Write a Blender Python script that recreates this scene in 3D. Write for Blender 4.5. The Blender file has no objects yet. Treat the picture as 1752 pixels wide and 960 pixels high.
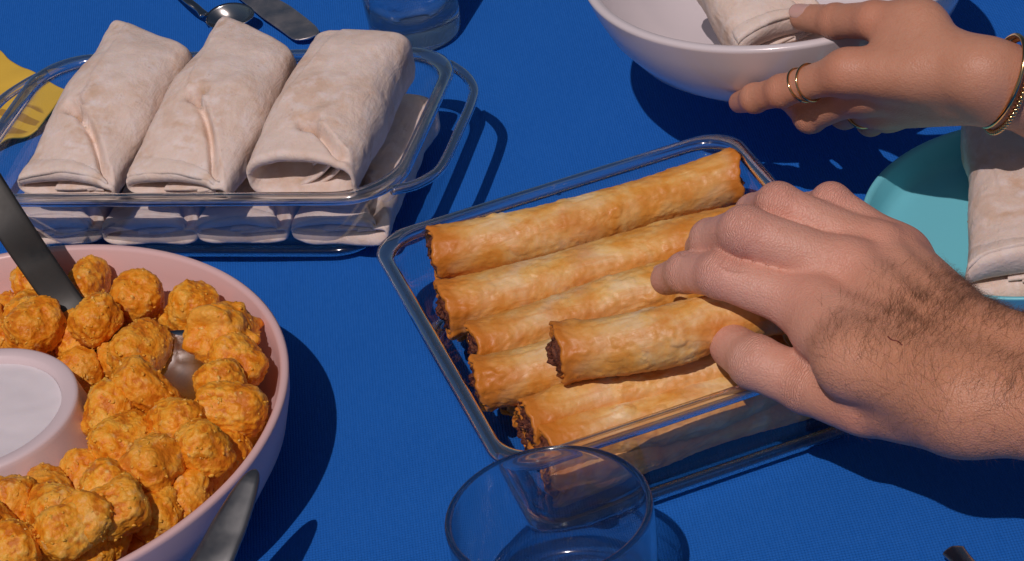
import bpy, math, random
import numpy as np
from mathutils import Vector, Matrix, Euler

# ------------------------------------------------------------------ camera, light, exposure
SC = bpy.context.scene
COL = SC.collection
CAM_H, FPX, EL, ROLL = 0.70, 4330.0, math.radians(33.95), math.radians(-10.33)
cam_d = bpy.data.cameras.new('camera'); cam = bpy.data.objects.new('camera', cam_d); COL.objects.link(cam)
cam_d.sensor_fit = 'HORIZONTAL'; cam_d.sensor_width = 36.0; cam_d.lens = FPX / 1752.0 * 36.0
cam_d.clip_start = 0.05; cam_d.clip_end = 200.0
cam.matrix_world = Matrix.Translation((0, 0, CAM_H)) @ Matrix.Rotation(math.pi / 2 - EL, 4, 'X') @ Matrix.Rotation(ROLL, 4, 'Z')
SC.camera = cam

SUN_SH = (0.22, 0.63)                       # metres a shadow travels per metre of height
sun_dir = Vector((SUN_SH[0], SUN_SH[1], -1.0)).normalized()
SUN_EL = math.asin(-sun_dir.z)
world = bpy.data.worlds.new('World'); SC.world = world; world.use_nodes = True
wn = world.node_tree.nodes; wl = world.node_tree.links
sky = wn.new('ShaderNodeTexSky'); sky.sky_type = 'NISHITA'; sky.sun_disc = False
sky.sun_elevation = SUN_EL
sky.sun_rotation = math.atan2(-sun_dir.x, -sun_dir.y)
sky.dust_density = 1.5
wl.new(sky.outputs[0], wn['Background'].inputs[0]); wn['Background'].inputs[1].default_value = 0.06
sun_d = bpy.data.lights.new('sun', 'SUN'); sun = bpy.data.objects.new('sun', sun_d); COL.objects.link(sun)
sun_d.energy = 4.9; sun_d.angle = math.radians(0.53); sun_d.color = (1.0, 0.845, 0.82)
sun.rotation_euler = sun_dir.to_track_quat('-Z', 'Y').to_euler(); sun.location = (-0.6, -0.4, 2.0); sun_d.cycles.is_caustics_light = True
SC.view_settings.view_transform = 'Standard'; SC.view_settings.look = 'None'
SC.view_settings.exposure = -1.22; SC.view_settings.gamma = 1.0
SC.render.engine = 'CYCLES'
SC.cycles.use_denoising = True
SC.cycles.max_bounces = 16; SC.cycles.transparent_max_bounces = 24; SC.cycles.transmission_bounces = 14
SC.cycles.sample_clamp_indirect = 4.0

# ------------------------------------------------------------------ pixel -> point
def P(px, py, z):
    x = (px - 876.0) / FPX; y = -(py - 480.0) / FPX
    c, s = math.cos(ROLL), math.sin(ROLL); x, y = c * x - s * y, s * x + c * y
    dy = math.cos(EL) + y * math.sin(EL); dz = -math.sin(EL) + y * math.cos(EL)
    t = (CAM_H - z) / -dz
    return Vector((x * t, dy * t, z))
CAMP = Vector((0, 0, CAM_H))
def ray_at_len(px, py, parent, L, near=True):
    """the point on a pixel's line of sight that lies L from parent"""
    d = (P(px, py, 0.0) - CAMP).normalized()
    oc = CAMP - parent; b = oc.dot(d); c = oc.dot(oc) - L * L; disc = b * b - c
    if disc < 0: return CAMP + d * (-b)
    r = math.sqrt(disc)
    return CAMP + d * (-b - r if near else -b + r)

# ------------------------------------------------------------------ helpers
def tag(o, label, cat, group=None, kind=None):
    if label: o['label'] = label
    if cat: o['category'] = cat
    if group: o['group'] = group
    if kind: o['kind'] = kind
    return o
def empty(name, loc=(0, 0, 0), rot=None):
    o = bpy.data.objects.new(name, None); COL.objects.link(o); o.empty_display_size = 0.02
    o.location = loc
    if rot is not None: o.rotation_euler = rot
    return o
def mesh_data(name, V, F, smooth=True):
    me = bpy.data.meshes.new(name)
    V = np.asarray(V, float)
    me.from_pydata(V.tolist(), [], F.tolist() if hasattr(F, 'tolist') else F)
    me.update()
    if smooth: me.polygons.foreach_set('use_smooth', [True] * len(me.polygons))
    return me
def obj(name, me, mat, parent=None):
    if mat is not None and not me.materials: me.materials.append(mat)
    o = bpy.data.objects.new(name, me); COL.objects.link(o)
    if parent is not None: o.parent = parent
    return o
def make(name, VF, mat, parent=None, smooth=True):
    return obj(name, mesh_data(name, VF[0], VF[1], smooth), mat, parent)
def grid_faces(nr, nc, wrap=True, base=0):
    i = np.arange(nr - 1)[:, None]; j = np.arange(nc if wrap else nc - 1)[None, :]
    j2 = (j + 1) % nc
    a = i * nc + j; b = i * nc + j2; c = (i + 1) * nc + j2; d = (i + 1) * nc + j
    return (np.stack([a, b, c, d], -1).reshape(-1, 4) + base)
def loft(rings, cap0=True, cap1=True, closed=False):
    R = np.asarray(rings, float); nr, nc, _ = R.shape
    V = R.reshape(-1, 3); F = grid_faces(nr, nc).tolist()
    if closed:
        F += [[(nr - 1) * nc + j, (nr - 1) * nc + (j + 1) % nc, (j + 1) % nc, j] for j in range(nc)]
    else:
        if cap0: F.append(list(range(nc))[::-1])
        if cap1: F.append([(nr - 1) * nc + j for j in range(nc)])
    return V, F
def lathe(prof, n=96, closed=False):
    a = np.linspace(0, 2 * math.pi, n, endpoint=False)
    rings = [np.stack([r * np.cos(a), r * np.sin(a), np.full(n, z)], -1) for r, z in prof]
    return loft(rings, cap0=not closed, cap1=not closed, closed=closed)
def smooth_path(pts, n=60):
    """Catmull-Rom through the points"""
    p = np.asarray(pts, float); p = np.vstack([2 * p[0] - p[1], p, 2 * p[-1] - p[-2]])
    segs = len(p) - 3; t = np.linspace(0, segs - 1e-9, n); i = t.astype(int); f = (t - i)[:, None]
    a, b, c, d = p[i], p[i + 1], p[i + 2], p[i + 3]
    return 0.5 * (2 * b + (c - a) * f + (2 * a - 5 * b + 4 * c - d) * f ** 2 + (3 * b - a - 3 * c + d) * f ** 3)
def tube(path, rad, n=14, cap=True, closed=False, flat=1.0, up0=(0, 0, 1)):
    p = np.asarray(path, float); m = len(p)
    rad = np.broadcast_to(np.asarray(rad, float), (m,))
    if closed: tg = np.roll(p, -1, 0) - np.roll(p, 1, 0)
    else: tg = np.gradient(p, axis=0)
    tg /= np.linalg.norm(tg, axis=1)[:, None] + 1e-12
    up = np.asarray(up0, float); rings = []; a = np.linspace(0, 2 * math.pi, n, endpoint=False)
    for k in range(m):
        s = np.cross(tg[k], up); s /= np.linalg.norm(s) + 1e-12
        u2 = np.cross(s, tg[k])
        rings.append(p[k] + rad[k] * (np.cos(a)[:, None] * s + flat * np.sin(a)[:, None] * u2))
        if not closed: up = u2
    return loft(rings, cap, cap, closed)
def rrect(hx, hy, r, z, n=12, cx=0.0, cy=0.0):
    pts = []
    for (sx, sy, a0) in ((1, 1, 0), (-1, 1, 90), (-1, -1, 180), (1, -1, 270)):
        for k in range(n):
            a = math.radians(a0 + 90.0 * k / (n - 1))
            pts.append((cx + sx * (hx - r) + r * math.cos(a), cy + sy * (hy - r) + r * math.sin(a), z))
    return pts
def merge(parts):
    V = []; F = []; b = 0
    for v, f in parts:
        v = np.asarray(v, float); V.append(v); F += [[i + b for i in q] for q in f]; b += len(v)
    return np.vstack(V), F
# ---- value noise, vectorised
def _hash(ix, iy, iz, seed):
    h = (ix.astype(np.int64) * 374761393 + iy.astype(np.int64) * 668265263 + iz.astype(np.int64) * 2147483647 + seed * 974634777) & 0xFFFFFFFF
    h = ((h ^ (h >> 13)) * 1274126177) & 0xFFFFFFFF
    h = ((h ^ (h >> 16)) * 2246822519) & 0xFFFFFFFF
    return ((h ^ (h >> 15)) & 0xFFFFFF) / float(0xFFFFFF) * 2 - 1
def vnoise(p, freq, seed=0):
    q = np.asarray(p, float) * freq; i = np.floor(q); f = q - i; f = f * f * f * (f * (f * 6 - 15) + 10)
    x, y, z = i[..., 0], i[..., 1], i[..., 2]; out = 0
    for dx in (0, 1):
        wx = f[..., 0] if dx else 1 - f[..., 0]
        for dy in (0, 1):
            wy = f[..., 1] if dy else 1 - f[..., 1]
            for dz in (0, 1):
                wz = f[..., 2] if dz else 1 - f[..., 2]
                out = out + wx * wy * wz * _hash(x + dx, y + dy, z + dz, seed)
    return out
def fbm(p, freq, octv=4, seed=0, gain=0.5):
    o = 0; a = 1.0
    for k in range(octv):
        o = o + a * vnoise(p, freq * 2.03 ** k, seed + 17 * k); a *= gain
    return o
def sstep(a, b, x):
    t = np.clip((x - a) / (b - a), 0, 1); return t * t * (3 - 2 * t)

# ------------------------------------------------------------------ materials
class NT:
    def __init__(self, name):
        self.m = bpy.data.materials.new(name); self.m.use_nodes = True
        self.t = self.m.node_tree; self.b = self.t.nodes['Principled BSDF']; self.out = self.t.nodes['Material Output']
        self.tc = self.t.nodes.new('ShaderNodeTexCoord')
    def n(self, kind, **kw):
        o = self.t.nodes.new('ShaderNode' + kind)
        for k, v in kw.items(): setattr(o, k, v)
        return o
    def l(self, a, b): self.t.links.new(a, b)
    def noise(self, scale, detail=4, rough=0.55, dist=0.0, co=None, sub='Object', mapping=None):
        o = self.n('TexNoise'); o.inputs['Scale'].default_value = scale; o.inputs['Detail'].default_value = detail
        o.inputs['Roughness'].default_value = rough; o.inputs['Distortion'].default_value = dist
        src = self.tc.outputs[sub]
        if mapping is not None:
            mp = self.n('Mapping'); mp.inputs['Scale'].default_value = mapping; self.l(src, mp.inputs[0]); src = mp.outputs[0]
        self.l(src, o.inputs['Vector']); return o.outputs['Fac']
    def ramp(self, fac, stops):
        r = self.n('ValToRGB'); e = r.color_ramp.elements
        while len(e) < len(stops): e.new(0.5)
        for i, (p, c) in enumerate(stops):
            e[i].position = p; e[i].color = (*c, 1) if len(c) == 3 else c
        self.l(fac, r.inputs[0]); return r.outputs[0]
    def mix(self, fac, a, b, mode='MIX'):
        x = self.n('Mix', data_type='RGBA', blend_type=mode)
        for s, v in ((0, fac), (6, a), (7, b)):
            if hasattr(v, 'links') or hasattr(v, 'is_linked'): self.l(v, x.inputs[s])
            else: x.inputs[s].default_value = v if not isinstance(v, tuple) else ((*v, 1) if len(v) == 3 else v)
        return x.outputs[2]
    def math(self, op, a, b=None):
        x = self.n('Math', operation=op)
        for s, v in ((0, a), (1, b)):
            if v is None: continue
            if hasattr(v, 'is_linked'): self.l(v, x.inputs[s])
            else: x.inputs[s].default_value = v
        return x.outputs[0]
    def bump(self, h, strength=0.3, dist=0.001, prev=None):
        x = self.n('Bump'); x.inputs['Strength'].default_value = strength; x.inputs['Distance'].default_value = dist
        self.l(h, x.inputs['Height'])
        if prev is not None: self.l(prev, x.inputs['Normal'])
        return x.outputs[0]
    def set(self, **kw):
        for k, v in kw.items():
            s = self.b.inputs[k.replace('_', ' ')]
            if hasattr(v, 'is_linked'): self.l(v, s)
            else: s.default_value = (*v, 1) if isinstance(v, tuple) and len(v) == 3 and s.type == 'RGBA' else v
        return self
M = {}
def build_materials():
    # tablecloth: fine woven cotton
    t = NT('blue_cloth')
    w1 = t.n('TexWave', wave_type='BANDS', bands_direction='X'); w1.inputs['Scale'].default_value = 235; w1.inputs['Distortion'].default_value = 1.2; w1.inputs['Detail'].default_value = 1; w1.inputs['Detail Scale'].default_value = 3
    w2 = t.n('TexWave', wave_type='BANDS', bands_direction='Y'); w2.inputs['Scale'].default_value = 190; w2.inputs['Distortion'].default_value = 1.2; w2.inputs['Detail'].default_value = 1; w2.inputs['Detail Scale'].default_value = 3
    t.l(t.tc.outputs['Object'], w1.inputs[0]); t.l(t.tc.outputs['Object'], w2.inputs[0])
    fine = t.noise(1500, 2, .6)
    h = t.math('ADD', t.math('ADD', w1.outputs[1], t.math('MULTIPLY', w2.outputs[1], 0.55)), t.math('MULTIPLY', fine, 0.9))
    big = t.noise(14, 3, .5)
    c = t.mix(t.math('MULTIPLY', big, .8), (0.013, 0.138, 0.56), (0.017, 0.168, 0.65))
    c = t.mix(t.math('MULTIPLY', fine, .45), c, (0.008, 0.10, 0.42))
    mid = t.ramp(t.noise(420, 3, .7, mapping=(1, .45, 1)), [(.35, (0, 0, 0)), (.68, (1, 1, 1))])
    c = t.mix(t.math('MULTIPLY', mid, .40), c, (0.024, 0.17, 0.62))
    c = t.mix(t.math('MULTIPLY', w1.outputs[1], .12), c, (0.005, 0.085, 0.36))
    t.set(Base_Color=c, Roughness=0.85, Normal=t.bump(h, .55, .0005), Specular_IOR_Level=.12)
    M['cloth'] = t.m
    # tortilla
    def tortilla(name, warm):
        t = NT(name)
        a = t.noise(38, 5, .62, .6); b = t.noise(120, 4, .6); f = t.noise(700, 2, .6)
        c = t.ramp(a, [(.30, (.80 , .68, .60)), (.52, (.77, .625, .53)), (.68, (.69, .51, .39)), (.82, (.79, .66, .58))])
        c = t.mix(t.ramp(b, [(.48, (0, 0, 0)), (.74, (1, 1, 1))]), c, (.83, .73, .68))
        ts_ = t.ramp(t.noise(75, 3, .55, .3), [(.62, (0, 0, 0)), (.74, (1, 1, 1))])
        c = t.mix(t.math('MULTIPLY', ts_, .55), c, (.60, .40, .25))
        sp = t.ramp(t.noise(240, 3, .5), [(.70, (0, 0, 0)), (.76, (1, 1, 1))])
        c = t.mix(t.math('MULTIPLY', sp, .35), c, (.45, .26, .14))
        wk = t.noise(150, 4, .6, 1.0, mapping=(1, .3, 1))
        h = t.math('ADD', t.math('ADD', t.math('MULTIPLY', b, 1.0), t.math('MULTIPLY', f, .3)), t.math('MULTIPLY', wk, 1.2))
        t.set(Base_Color=c, Roughness=.62, Normal=t.bump(h, .55, .0011), Subsurface_Weight=.12, Subsurface_Radius=(.004, .002, .001), Subsurface_Scale=1.0, Specular_IOR_Level=.3)
        return t.m
    M['tortilla'] = tortilla('flour_tortilla', 0)
    # fried pastry
    t = NT('fried_pastry')
    a = t.noise(45, 4, .6, .8); b = t.noise(260, 3, .6); e = t.noise(110, 4, .65, 1.2, mapping=(.35, 1, 1))
    c = t.ramp(a, [(.25, (.70, .265, .027)), (.40, (.79, .39, .075)), (.54, (.85, .545, .19)), (.70, (.87, .66, .36))])
    c = t.mix(t.ramp(e, [(.45, (0, 0, 0)), (.72, (.8, .8, .8))]), c, (.70, .27, .03))
    at = t.n('Attribute', attribute_name='edge'); c = t.mix(at.outputs['Fac'], c, (.62, .20, .018))
    bl = t.n('TexVoronoi', feature='SMOOTH_F1'); bl.inputs['Scale'].default_value = 210; bl.inputs['Smoothness'].default_value = .6; t.l(t.tc.outputs['Object'], bl.inputs['Vector'])
    h = t.math('ADD', t.math('MULTIPLY', t.math('SUBTRACT', 1.0, bl.outputs['Distance']), t.math('MULTIPLY', e, 1.6)), t.math('MULTIPLY', b, .5))
    t.set(Base_Color=c, Roughness=t.ramp(b, [(.3, (.38,) * 3), (.7, (.60,) * 3)]), Normal=t.bump(h, .48, .0011), Subsurface_Weight=.1, Subsurface_Radius=(.004, .0015, .0005), Subsurface_Scale=1.0, Specular_IOR_Level=.45)
    M['pastry'] = t.m
    t = NT('meat_filling'); a = t.noise(500, 4, .7); 
    t.set(Base_Color=t.ramp(a, [(.35, (.06, .014, .006)), (.55, (.19, .050, .017)), (.72, (.34, .12, .045))]), Roughness=.45, Normal=t.bump(a, .8, .002)); M['filling'] = t.m
    # potato tots
    t = NT('fried_potato'); a = t.noise(70, 5, .65, .4); b = t.noise(420, 3, .65)
    c = t.ramp(a, [(.28, (.82, .235, .006)), (.46, (.92, .345, .014)), (.60, (.95, .46, .045)), (.76, (.96, .62, .17))])
    sp = t.ramp(t.noise(190, 2, .5), [(.60, (0, 0, 0)), (.72, (1, 1, 1))])
    c = t.mix(t.math('MULTIPLY', sp, .6), c, (.90, .62, .27))
    ca = t.n('Attribute', attribute_name='crisp'); c = t.mix(t.ramp(ca.outputs['Fac'], [(.25, (.75, .75, .75)), (.52, (0, 0, 0))]), c, (.60, .14, .004)); c = t.mix(t.ramp(ca.outputs['Fac'], [(.62, (0, 0, 0)), (.97, (.75, .75, .75))]), c, (.96, .53, .085))
    oi = t.n('ObjectInfo'); c = t.mix(t.math('MULTIPLY', oi.outputs['Random'], .40), c, (.78, .235, .008))
    dk = t.ramp(t.noise(120, 4, .7), [(.60, (0, 0, 0)), (.78, (1, 1, 1))]); c = t.mix(t.math('MULTIPLY', dk, .28), c, (.55, .15, .006))
    cz = t.noise(1300, 3, .7); vo = t.n('TexVoronoi'); vo.inputs['Scale'].default_value = 560; t.l(t.tc.outputs['Object'], vo.inputs['Vector'])
    t.set(Base_Color=c, Roughness=.45, Normal=t.bump(t.math('ADD', t.math('ADD', b, t.math('MULTIPLY', cz, .5)), t.math('MULTIPLY', vo.outputs['Distance'], -.9)), .42, .0011), Subsurface_Weight=.18, Subsurface_Radius=(.005, .002, .0006), Subsurface_Scale=1.0, Specular_IOR_Level=.35)
    M['tot'] = t.m
    t = NT('potato_shred'); t.set(Base_Color=(.92, .50, .12), Roughness=.45, Subsurface_Weight=.2, Subsurface_Radius=(.004, .002, .001), Subsurface_Scale=1.0); M['shred'] = t.m
    # glazed / plastic wares
    def ware(name, col, rough, spec=.5, coat=0.0, var=.04):
        t = NT(name); a = t.noise(9, 3, .5); f = t.noise(900, 2, .5)
        c = t.mix(a, col, tuple(max(0, x * (1 - var * 3)) for x in col))
        t.set(Base_Color=c, Roughness=rough, Specular_IOR_Level=spec, Normal=t.bump(f, .04, .0005), Coat_Weight=coat, Coat_Roughness=.06)
        return t.m
    M['pink'] = ware('pink_melamine', (.80, .545, .53), .38)
    M['cup_pink'] = ware('pale_pink_melamine', (.80, .665, .675), .36)
    M['white_ware'] = ware('white_porcelain', (.79, .73, .745), .22, .5, .5)
    M['teal'] = ware('teal_plastic', (.20, .67, .78), .36)
    M['teal'].node_tree.nodes['Principled BSDF'].inputs['Roughness'].default_value = .36
    t = NT('creamy_dip'); a = t.noise(60, 3, .5); sp = t.ramp(t.noise(330, 2, .5), [(.76, (0, 0, 0)), (.78, (1, 1, 1))])
    t.set(Base_Color=t.mix(t.math('MULTIPLY', sp, .5), (.82, .77, .79), (.25, .22, .2)), Roughness=.33, Normal=t.bump(a, .07, .003), Subsurface_Weight=.1, Subsurface_Radius=(.004, .003, .002), Subsurface_Scale=1.0); M['dip'] = t.m
    # metals
    def metal(name, col, rough, sc=300, mp=(1, .08, 1)):
        t = NT(name); a = t.noise(sc, 3, .6, mapping=mp); b = t.noise(60, 3, .6)
        t.set(Base_Color=t.mix(b, col, tuple(x * .78 for x in col)), Metallic=1.0, Roughness=t.ramp(b, [(.3, (rough * .8,) * 3), (.7, (min(1, rough * 1.35),) * 3)]), Normal=t.bump(a, .08, .0003)); return t.m
    M['steel'] = metal('steel', (.62, .60, .58), .16)
    M['worn_steel'] = metal('worn_steel', (.30, .31, .31), .42)
    M['satin_steel'] = metal('satin_steel', (.70, .66, .64), .42)
    M['dark_steel'] = metal('dark_steel', (.10, .10, .095), .5)
    M['gold'] = metal('gold', (.83, .56, .27), .14)
    # glass: thin walls (reflection by angle over clear glass), and thick edges that bend light
    def thin_glass(name, tint):
        t = NT(name); t.t.nodes.remove(t.b)
        lw = t.n('LayerWeight'); lw.inputs[0].default_value = .5
        s = t.math('ADD', t.math('MULTIPLY', t.math('POWER', lw.outputs['Facing'], 4.0), .85), .035)
        tr = t.n('BsdfTransparent'); tr.inputs[0].default_value = (*tint, 1)
        gl = t.n('BsdfGlossy'); gl.inputs['Roughness'].default_value = .02; gl.inputs[0].default_value = (.95, .95, .95, 1)
        mx = t.n('MixShader'); t.l(s, mx.inputs[0]); t.l(tr.outputs[0], mx.inputs[1]); t.l(gl.outputs[0], mx.inputs[2]); t.l(mx.outputs[0], t.out.inputs[0]); return t.m
    def thick_glass(name, tint, clear=.35, rough=.0):
        t = NT(name); t.t.nodes.remove(t.b)
        g = t.n('BsdfGlass'); g.inputs[0].default_value = (*tint, 1); g.inputs['Roughness'].default_value = rough; g.inputs['IOR'].default_value = 1.48
        tr = t.n('BsdfTransparent'); tr.inputs[0].default_value = (*tint, 1)
        mx = t.n('MixShader'); mx.inputs[0].default_value = clear; t.l(g.outputs[0], mx.inputs[1]); t.l(tr.outputs[0], mx.inputs[2])
        # faint smeared polish on the outside that catches the sun
        lw = t.n('LayerWeight'); lw.inputs[0].default_value = .5
        fr = t.math('ADD', t.math('MULTIPLY', t.math('POWER', lw.outputs['Facing'], 4.0), .55), .035)
        gl = t.n('BsdfGlossy'); gl.inputs['Roughness'].default_value = .11
        m2 = t.n('MixShader'); t.l(fr, m2.inputs[0]); t.l(mx.outputs[0], m2.inputs[1]); t.l(gl.outputs[0], m2.inputs[2]); t.l(m2.outputs[0], t.out.inputs[0]); return t.m
    M['wall_glass'] = thin_glass('clear_wall_glass', (.98, .99, .985))
    M['rim_glass'] = thick_glass('clear_rim_glass', (.975, .985, .975), .22, .0)
    M['tumbler_glass'] = thick_glass('clear_tumbler_glass', (.96, .99, 1.0), .15, .0)
    M['water'] = thick_glass('clear_water', (.98, .99, 1.0), .0)
    # napkin
    t = NT('yellow_paper'); a = t.noise(18, 3, .5); f = t.noise(800, 3, .6)
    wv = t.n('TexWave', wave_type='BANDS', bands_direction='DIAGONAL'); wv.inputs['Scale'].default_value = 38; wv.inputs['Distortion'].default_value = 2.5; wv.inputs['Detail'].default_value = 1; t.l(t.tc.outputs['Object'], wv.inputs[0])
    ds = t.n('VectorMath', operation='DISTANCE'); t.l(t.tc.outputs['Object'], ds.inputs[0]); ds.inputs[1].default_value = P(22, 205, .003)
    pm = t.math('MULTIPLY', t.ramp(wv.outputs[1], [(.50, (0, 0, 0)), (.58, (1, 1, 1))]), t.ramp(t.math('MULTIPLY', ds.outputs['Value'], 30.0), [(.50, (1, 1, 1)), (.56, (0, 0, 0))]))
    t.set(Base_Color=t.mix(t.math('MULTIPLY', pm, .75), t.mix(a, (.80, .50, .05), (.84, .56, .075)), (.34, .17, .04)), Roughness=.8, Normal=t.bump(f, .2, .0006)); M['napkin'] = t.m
    # skin
    def skin(name, base, red, dark, hairless):
        t = NT(name)
        a = t.noise(55, 4, .6); b = t.noise(260, 4, .65); f = t.n('TexVoronoi'); f.inputs['Scale'].default_value = 1100; t.l(t.tc.outputs['Object'], f.inputs['Vector'])
        at = t.n('Attribute', attribute_name='flush')
        c = t.mix(t.ramp(a, [(.3, (0, 0, 0)), (.7, (.55, .55, .55))]), base, dark)
        tn = t.n('Attribute', attribute_name='tan'); c = t.mix(t.math('MULTIPLY', tn.outputs['Fac'], .85), c, (.60, .265, .135))
        c = t.mix(t.math('MULTIPLY', at.outputs['Fac'], .8), c, red)
        c = t.mix(t.ramp(b, [(.50, (0, 0, 0)), (.75, (.5, .5, .5))]), c, dark)
        c = t.mix(t.ramp(t.noise(520, 3, .6), [(.58, (0, 0, 0)), (.72, (.45, .45, .45))]), c, red)
        ro = .46
        ax = t.n('Attribute', attribute_name='axial'); wr = t.n('Attribute', attribute_name='wrinkle')
        ph = t.math('ADD', t.math('MULTIPLY', ax.outputs['Fac'], 2800.0), t.math('MULTIPLY', t.noise(210, 3, .6), 13.0))
        wave = t.math('MULTIPLY', t.math('POWER', t.math('ABSOLUTE', t.math('SINE', ph)), .6), t.math('MULTIPLY', wr.outputs['Fac'], 1.5))
        h = t.math('ADD', t.math('ADD', t.math('MULTIPLY', f.outputs['Distance'], .5), b), wave)
        t.set(Base_Color=c, Roughness=ro, Normal=t.bump(h, .5 if not hairless else .34, .0009), Subsurface_Weight=.16, Subsurface_Radius=(.0045, .0016, .0008), Subsurface_Scale=1.0, Specular_IOR_Level=.4)
        return t.m
    M['skin_m'] = skin('skin_pale_ruddy', (.75, .42, .325), (.72, .29, .215), (.64, .31, .21), False)
    M['skin_w'] = skin('skin_tan', (.62, .315, .205), (.60, .245, .15), (.55, .25, .15), True)
    t = NT('dried_scratch'); t.set(Base_Color=(.20, .05, .035), Roughness=.6); M['scab'] = t.m
    t = NT('fingernail'); t.set(Base_Color=(.70, .42, .36), Roughness=.24, Subsurface_Weight=.2, Subsurface_Radius=(.004, .002, .001), Subsurface_Scale=1.0); M['nail'] = t.m
    t = NT('brown_hair'); t.set(Base_Color=(.20, .095, .045), Roughness=.4); M['hair'] = t.m
    t = NT('bread_crumb'); t.set(Base_Color=(.45, .2, .06), Roughness=.7); M['crumb'] = t.m
    t = NT('pale_crumb'); t.set(Base_Color=(.8, .68, .55), Roughness=.7); M['pale_crumb'] = t.m
build_materials()

# ------------------------------------------------------------------ tablecloth
def build_cloth():
    n = 260; k_ = np.linspace(-1, 1, n); x = .55 * k_ + 1.6 * k_ ** 5; y = 1.0 + .5 * k_ + 1.6 * k_ ** 5  # unseen outer cloth added so glass edges pick up cloth instead of darkness
    X, Y = np.meshgrid(x, y); p = np.stack([X, Y, 0 * X], -1)
    Z = -0.0020 + .0013 * fbm(p, 7, 2, 5) + .0007 * vnoise(p * np.array([1, .25, 1]), 24, 7)
    Z = np.minimum(Z, -.0003)
    V = np.stack([X, Y, Z], -1).reshape(-1, 3); F = grid_faces(n, n, False)
    o = make('tablecloth', (V, F), M['cloth'])
    tag(o, 'blue woven cotton tablecloth spread under all the dishes', 'tablecloth', kind='structure')
build_cloth()

# ------------------------------------------------------------------ glass baking dishes
def glass_dish(name, label, centre, ang, hx, hy, zr, inset, r, handles):
    root = empty(name, (centre[0], centre[1], 0.0), (0, 0, ang)); tag(root, label, 'baking dish', 'glass baking dishes')
    tk = .0042
    def ring(ins, z, rr): return rrect(hx - ins, hy - ins, max(rr, .006), z, 14)
    # wall shell: outer foot up to under the rim, back down the inside
    rings = [ring(inset + .012, .0008, r - .012), ring(inset + .003, .0012, r - .006), ring(inset + .0005, .004, r - .004)]
    zs = np.linspace(.008, zr - .006, 9)
    f = lambda z: inset * (1 - ((z - .004) / (zr - .004))) ** 1.1 + .003
    for z in zs: rings.append(ring(f(z), z, r))
    for z in zs[::-1]: rings.append(ring(f(z) + tk * .8, z, r - .002))
    rings.append(ring(inset + tk + .004, .0065, r - .006)); rings.append(ring(inset + tk + .014, .0055, r - .012))
    V, F = loft(rings, True, True)
    make('wall', (V, F), M['wall_glass'], root)
    # rolled rim
    m = 14; prof = []
    for k in range(m):
        a = 2 * math.pi * k / m
        prof.append((.0036 + .0036 * math.cos(a), zr - .0034 + .0034 * math.sin(a)))
    rr = [ring(i, z, r) for i, z in prof]
    make('rim', loft(rr, closed=True), M['rim_glass'], root)
    # foot ridge
    prof = [(inset + .0032 + .0034 * math.cos(a), .0042 + .0030 * math.sin(a)) for a in np.linspace(0, 2 * math.pi, 10, endpoint=False)]
    make('foot_ridge', loft([ring(i, z, r - .003) for i, z in prof], closed=True), M['rim_glass'], root)
    for s in handles:
        w = hy * .66; z = zr - .008
        pts = [(s * (hx - .006), -w - .012, z + .003), (s * (hx + .004), -w - .004, z + .001), (s * (hx + .0115), -w + .008, z), (s * (hx + .0138), -w + .022, z), (s * (hx + .014), 0, z),
               (s * (hx + .0138), w - .022, z), (s * (hx + .0115), w - .008, z), (s * (hx + .004), w + .004, z + .001), (s * (hx - .006), w + .012, z + .003)]
        make('handle', tube(smooth_path(pts, 70), .0029, 14, flat=.85), M['rim_glass'], root)
    return root
u1 = Vector((.949, -.316, 0)); v1 = Vector((.316, .949, 0)); A1 = math.atan2(u1.y, u1.x)
o1 = P(400, 338, .055)
D1L, D1R, D1B = -.1606, .0834, .1478
c1 = o1 + u1 * ((D1L + D1R) / 2) + v1 * (D1B / 2)
glass_dish('baking_dish', 'rectangular clear glass baking dish with looped handles, holding the stacked white burritos', c1, A1, (D1R - D1L) / 2, D1B / 2, .055, .024, .030, (-1, 1))
u2 = Vector((.974, .2265, 0)); v2 = Vector((-.2265, .974, 0)); A2 = math.atan2(u2.y, u2.x)
o2 = P(661.7, 468, .055)
c2 = o2 + u2 * (.1886 / 2) + v2 * ((.0357 - .166) / 2)
glass_dish('baking_dish', 'square clear glass baking dish holding the golden fried pastry rolls', c2, A2, .1886 / 2, (.0357 + .166) / 2, .055, .012, .019, ())

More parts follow.
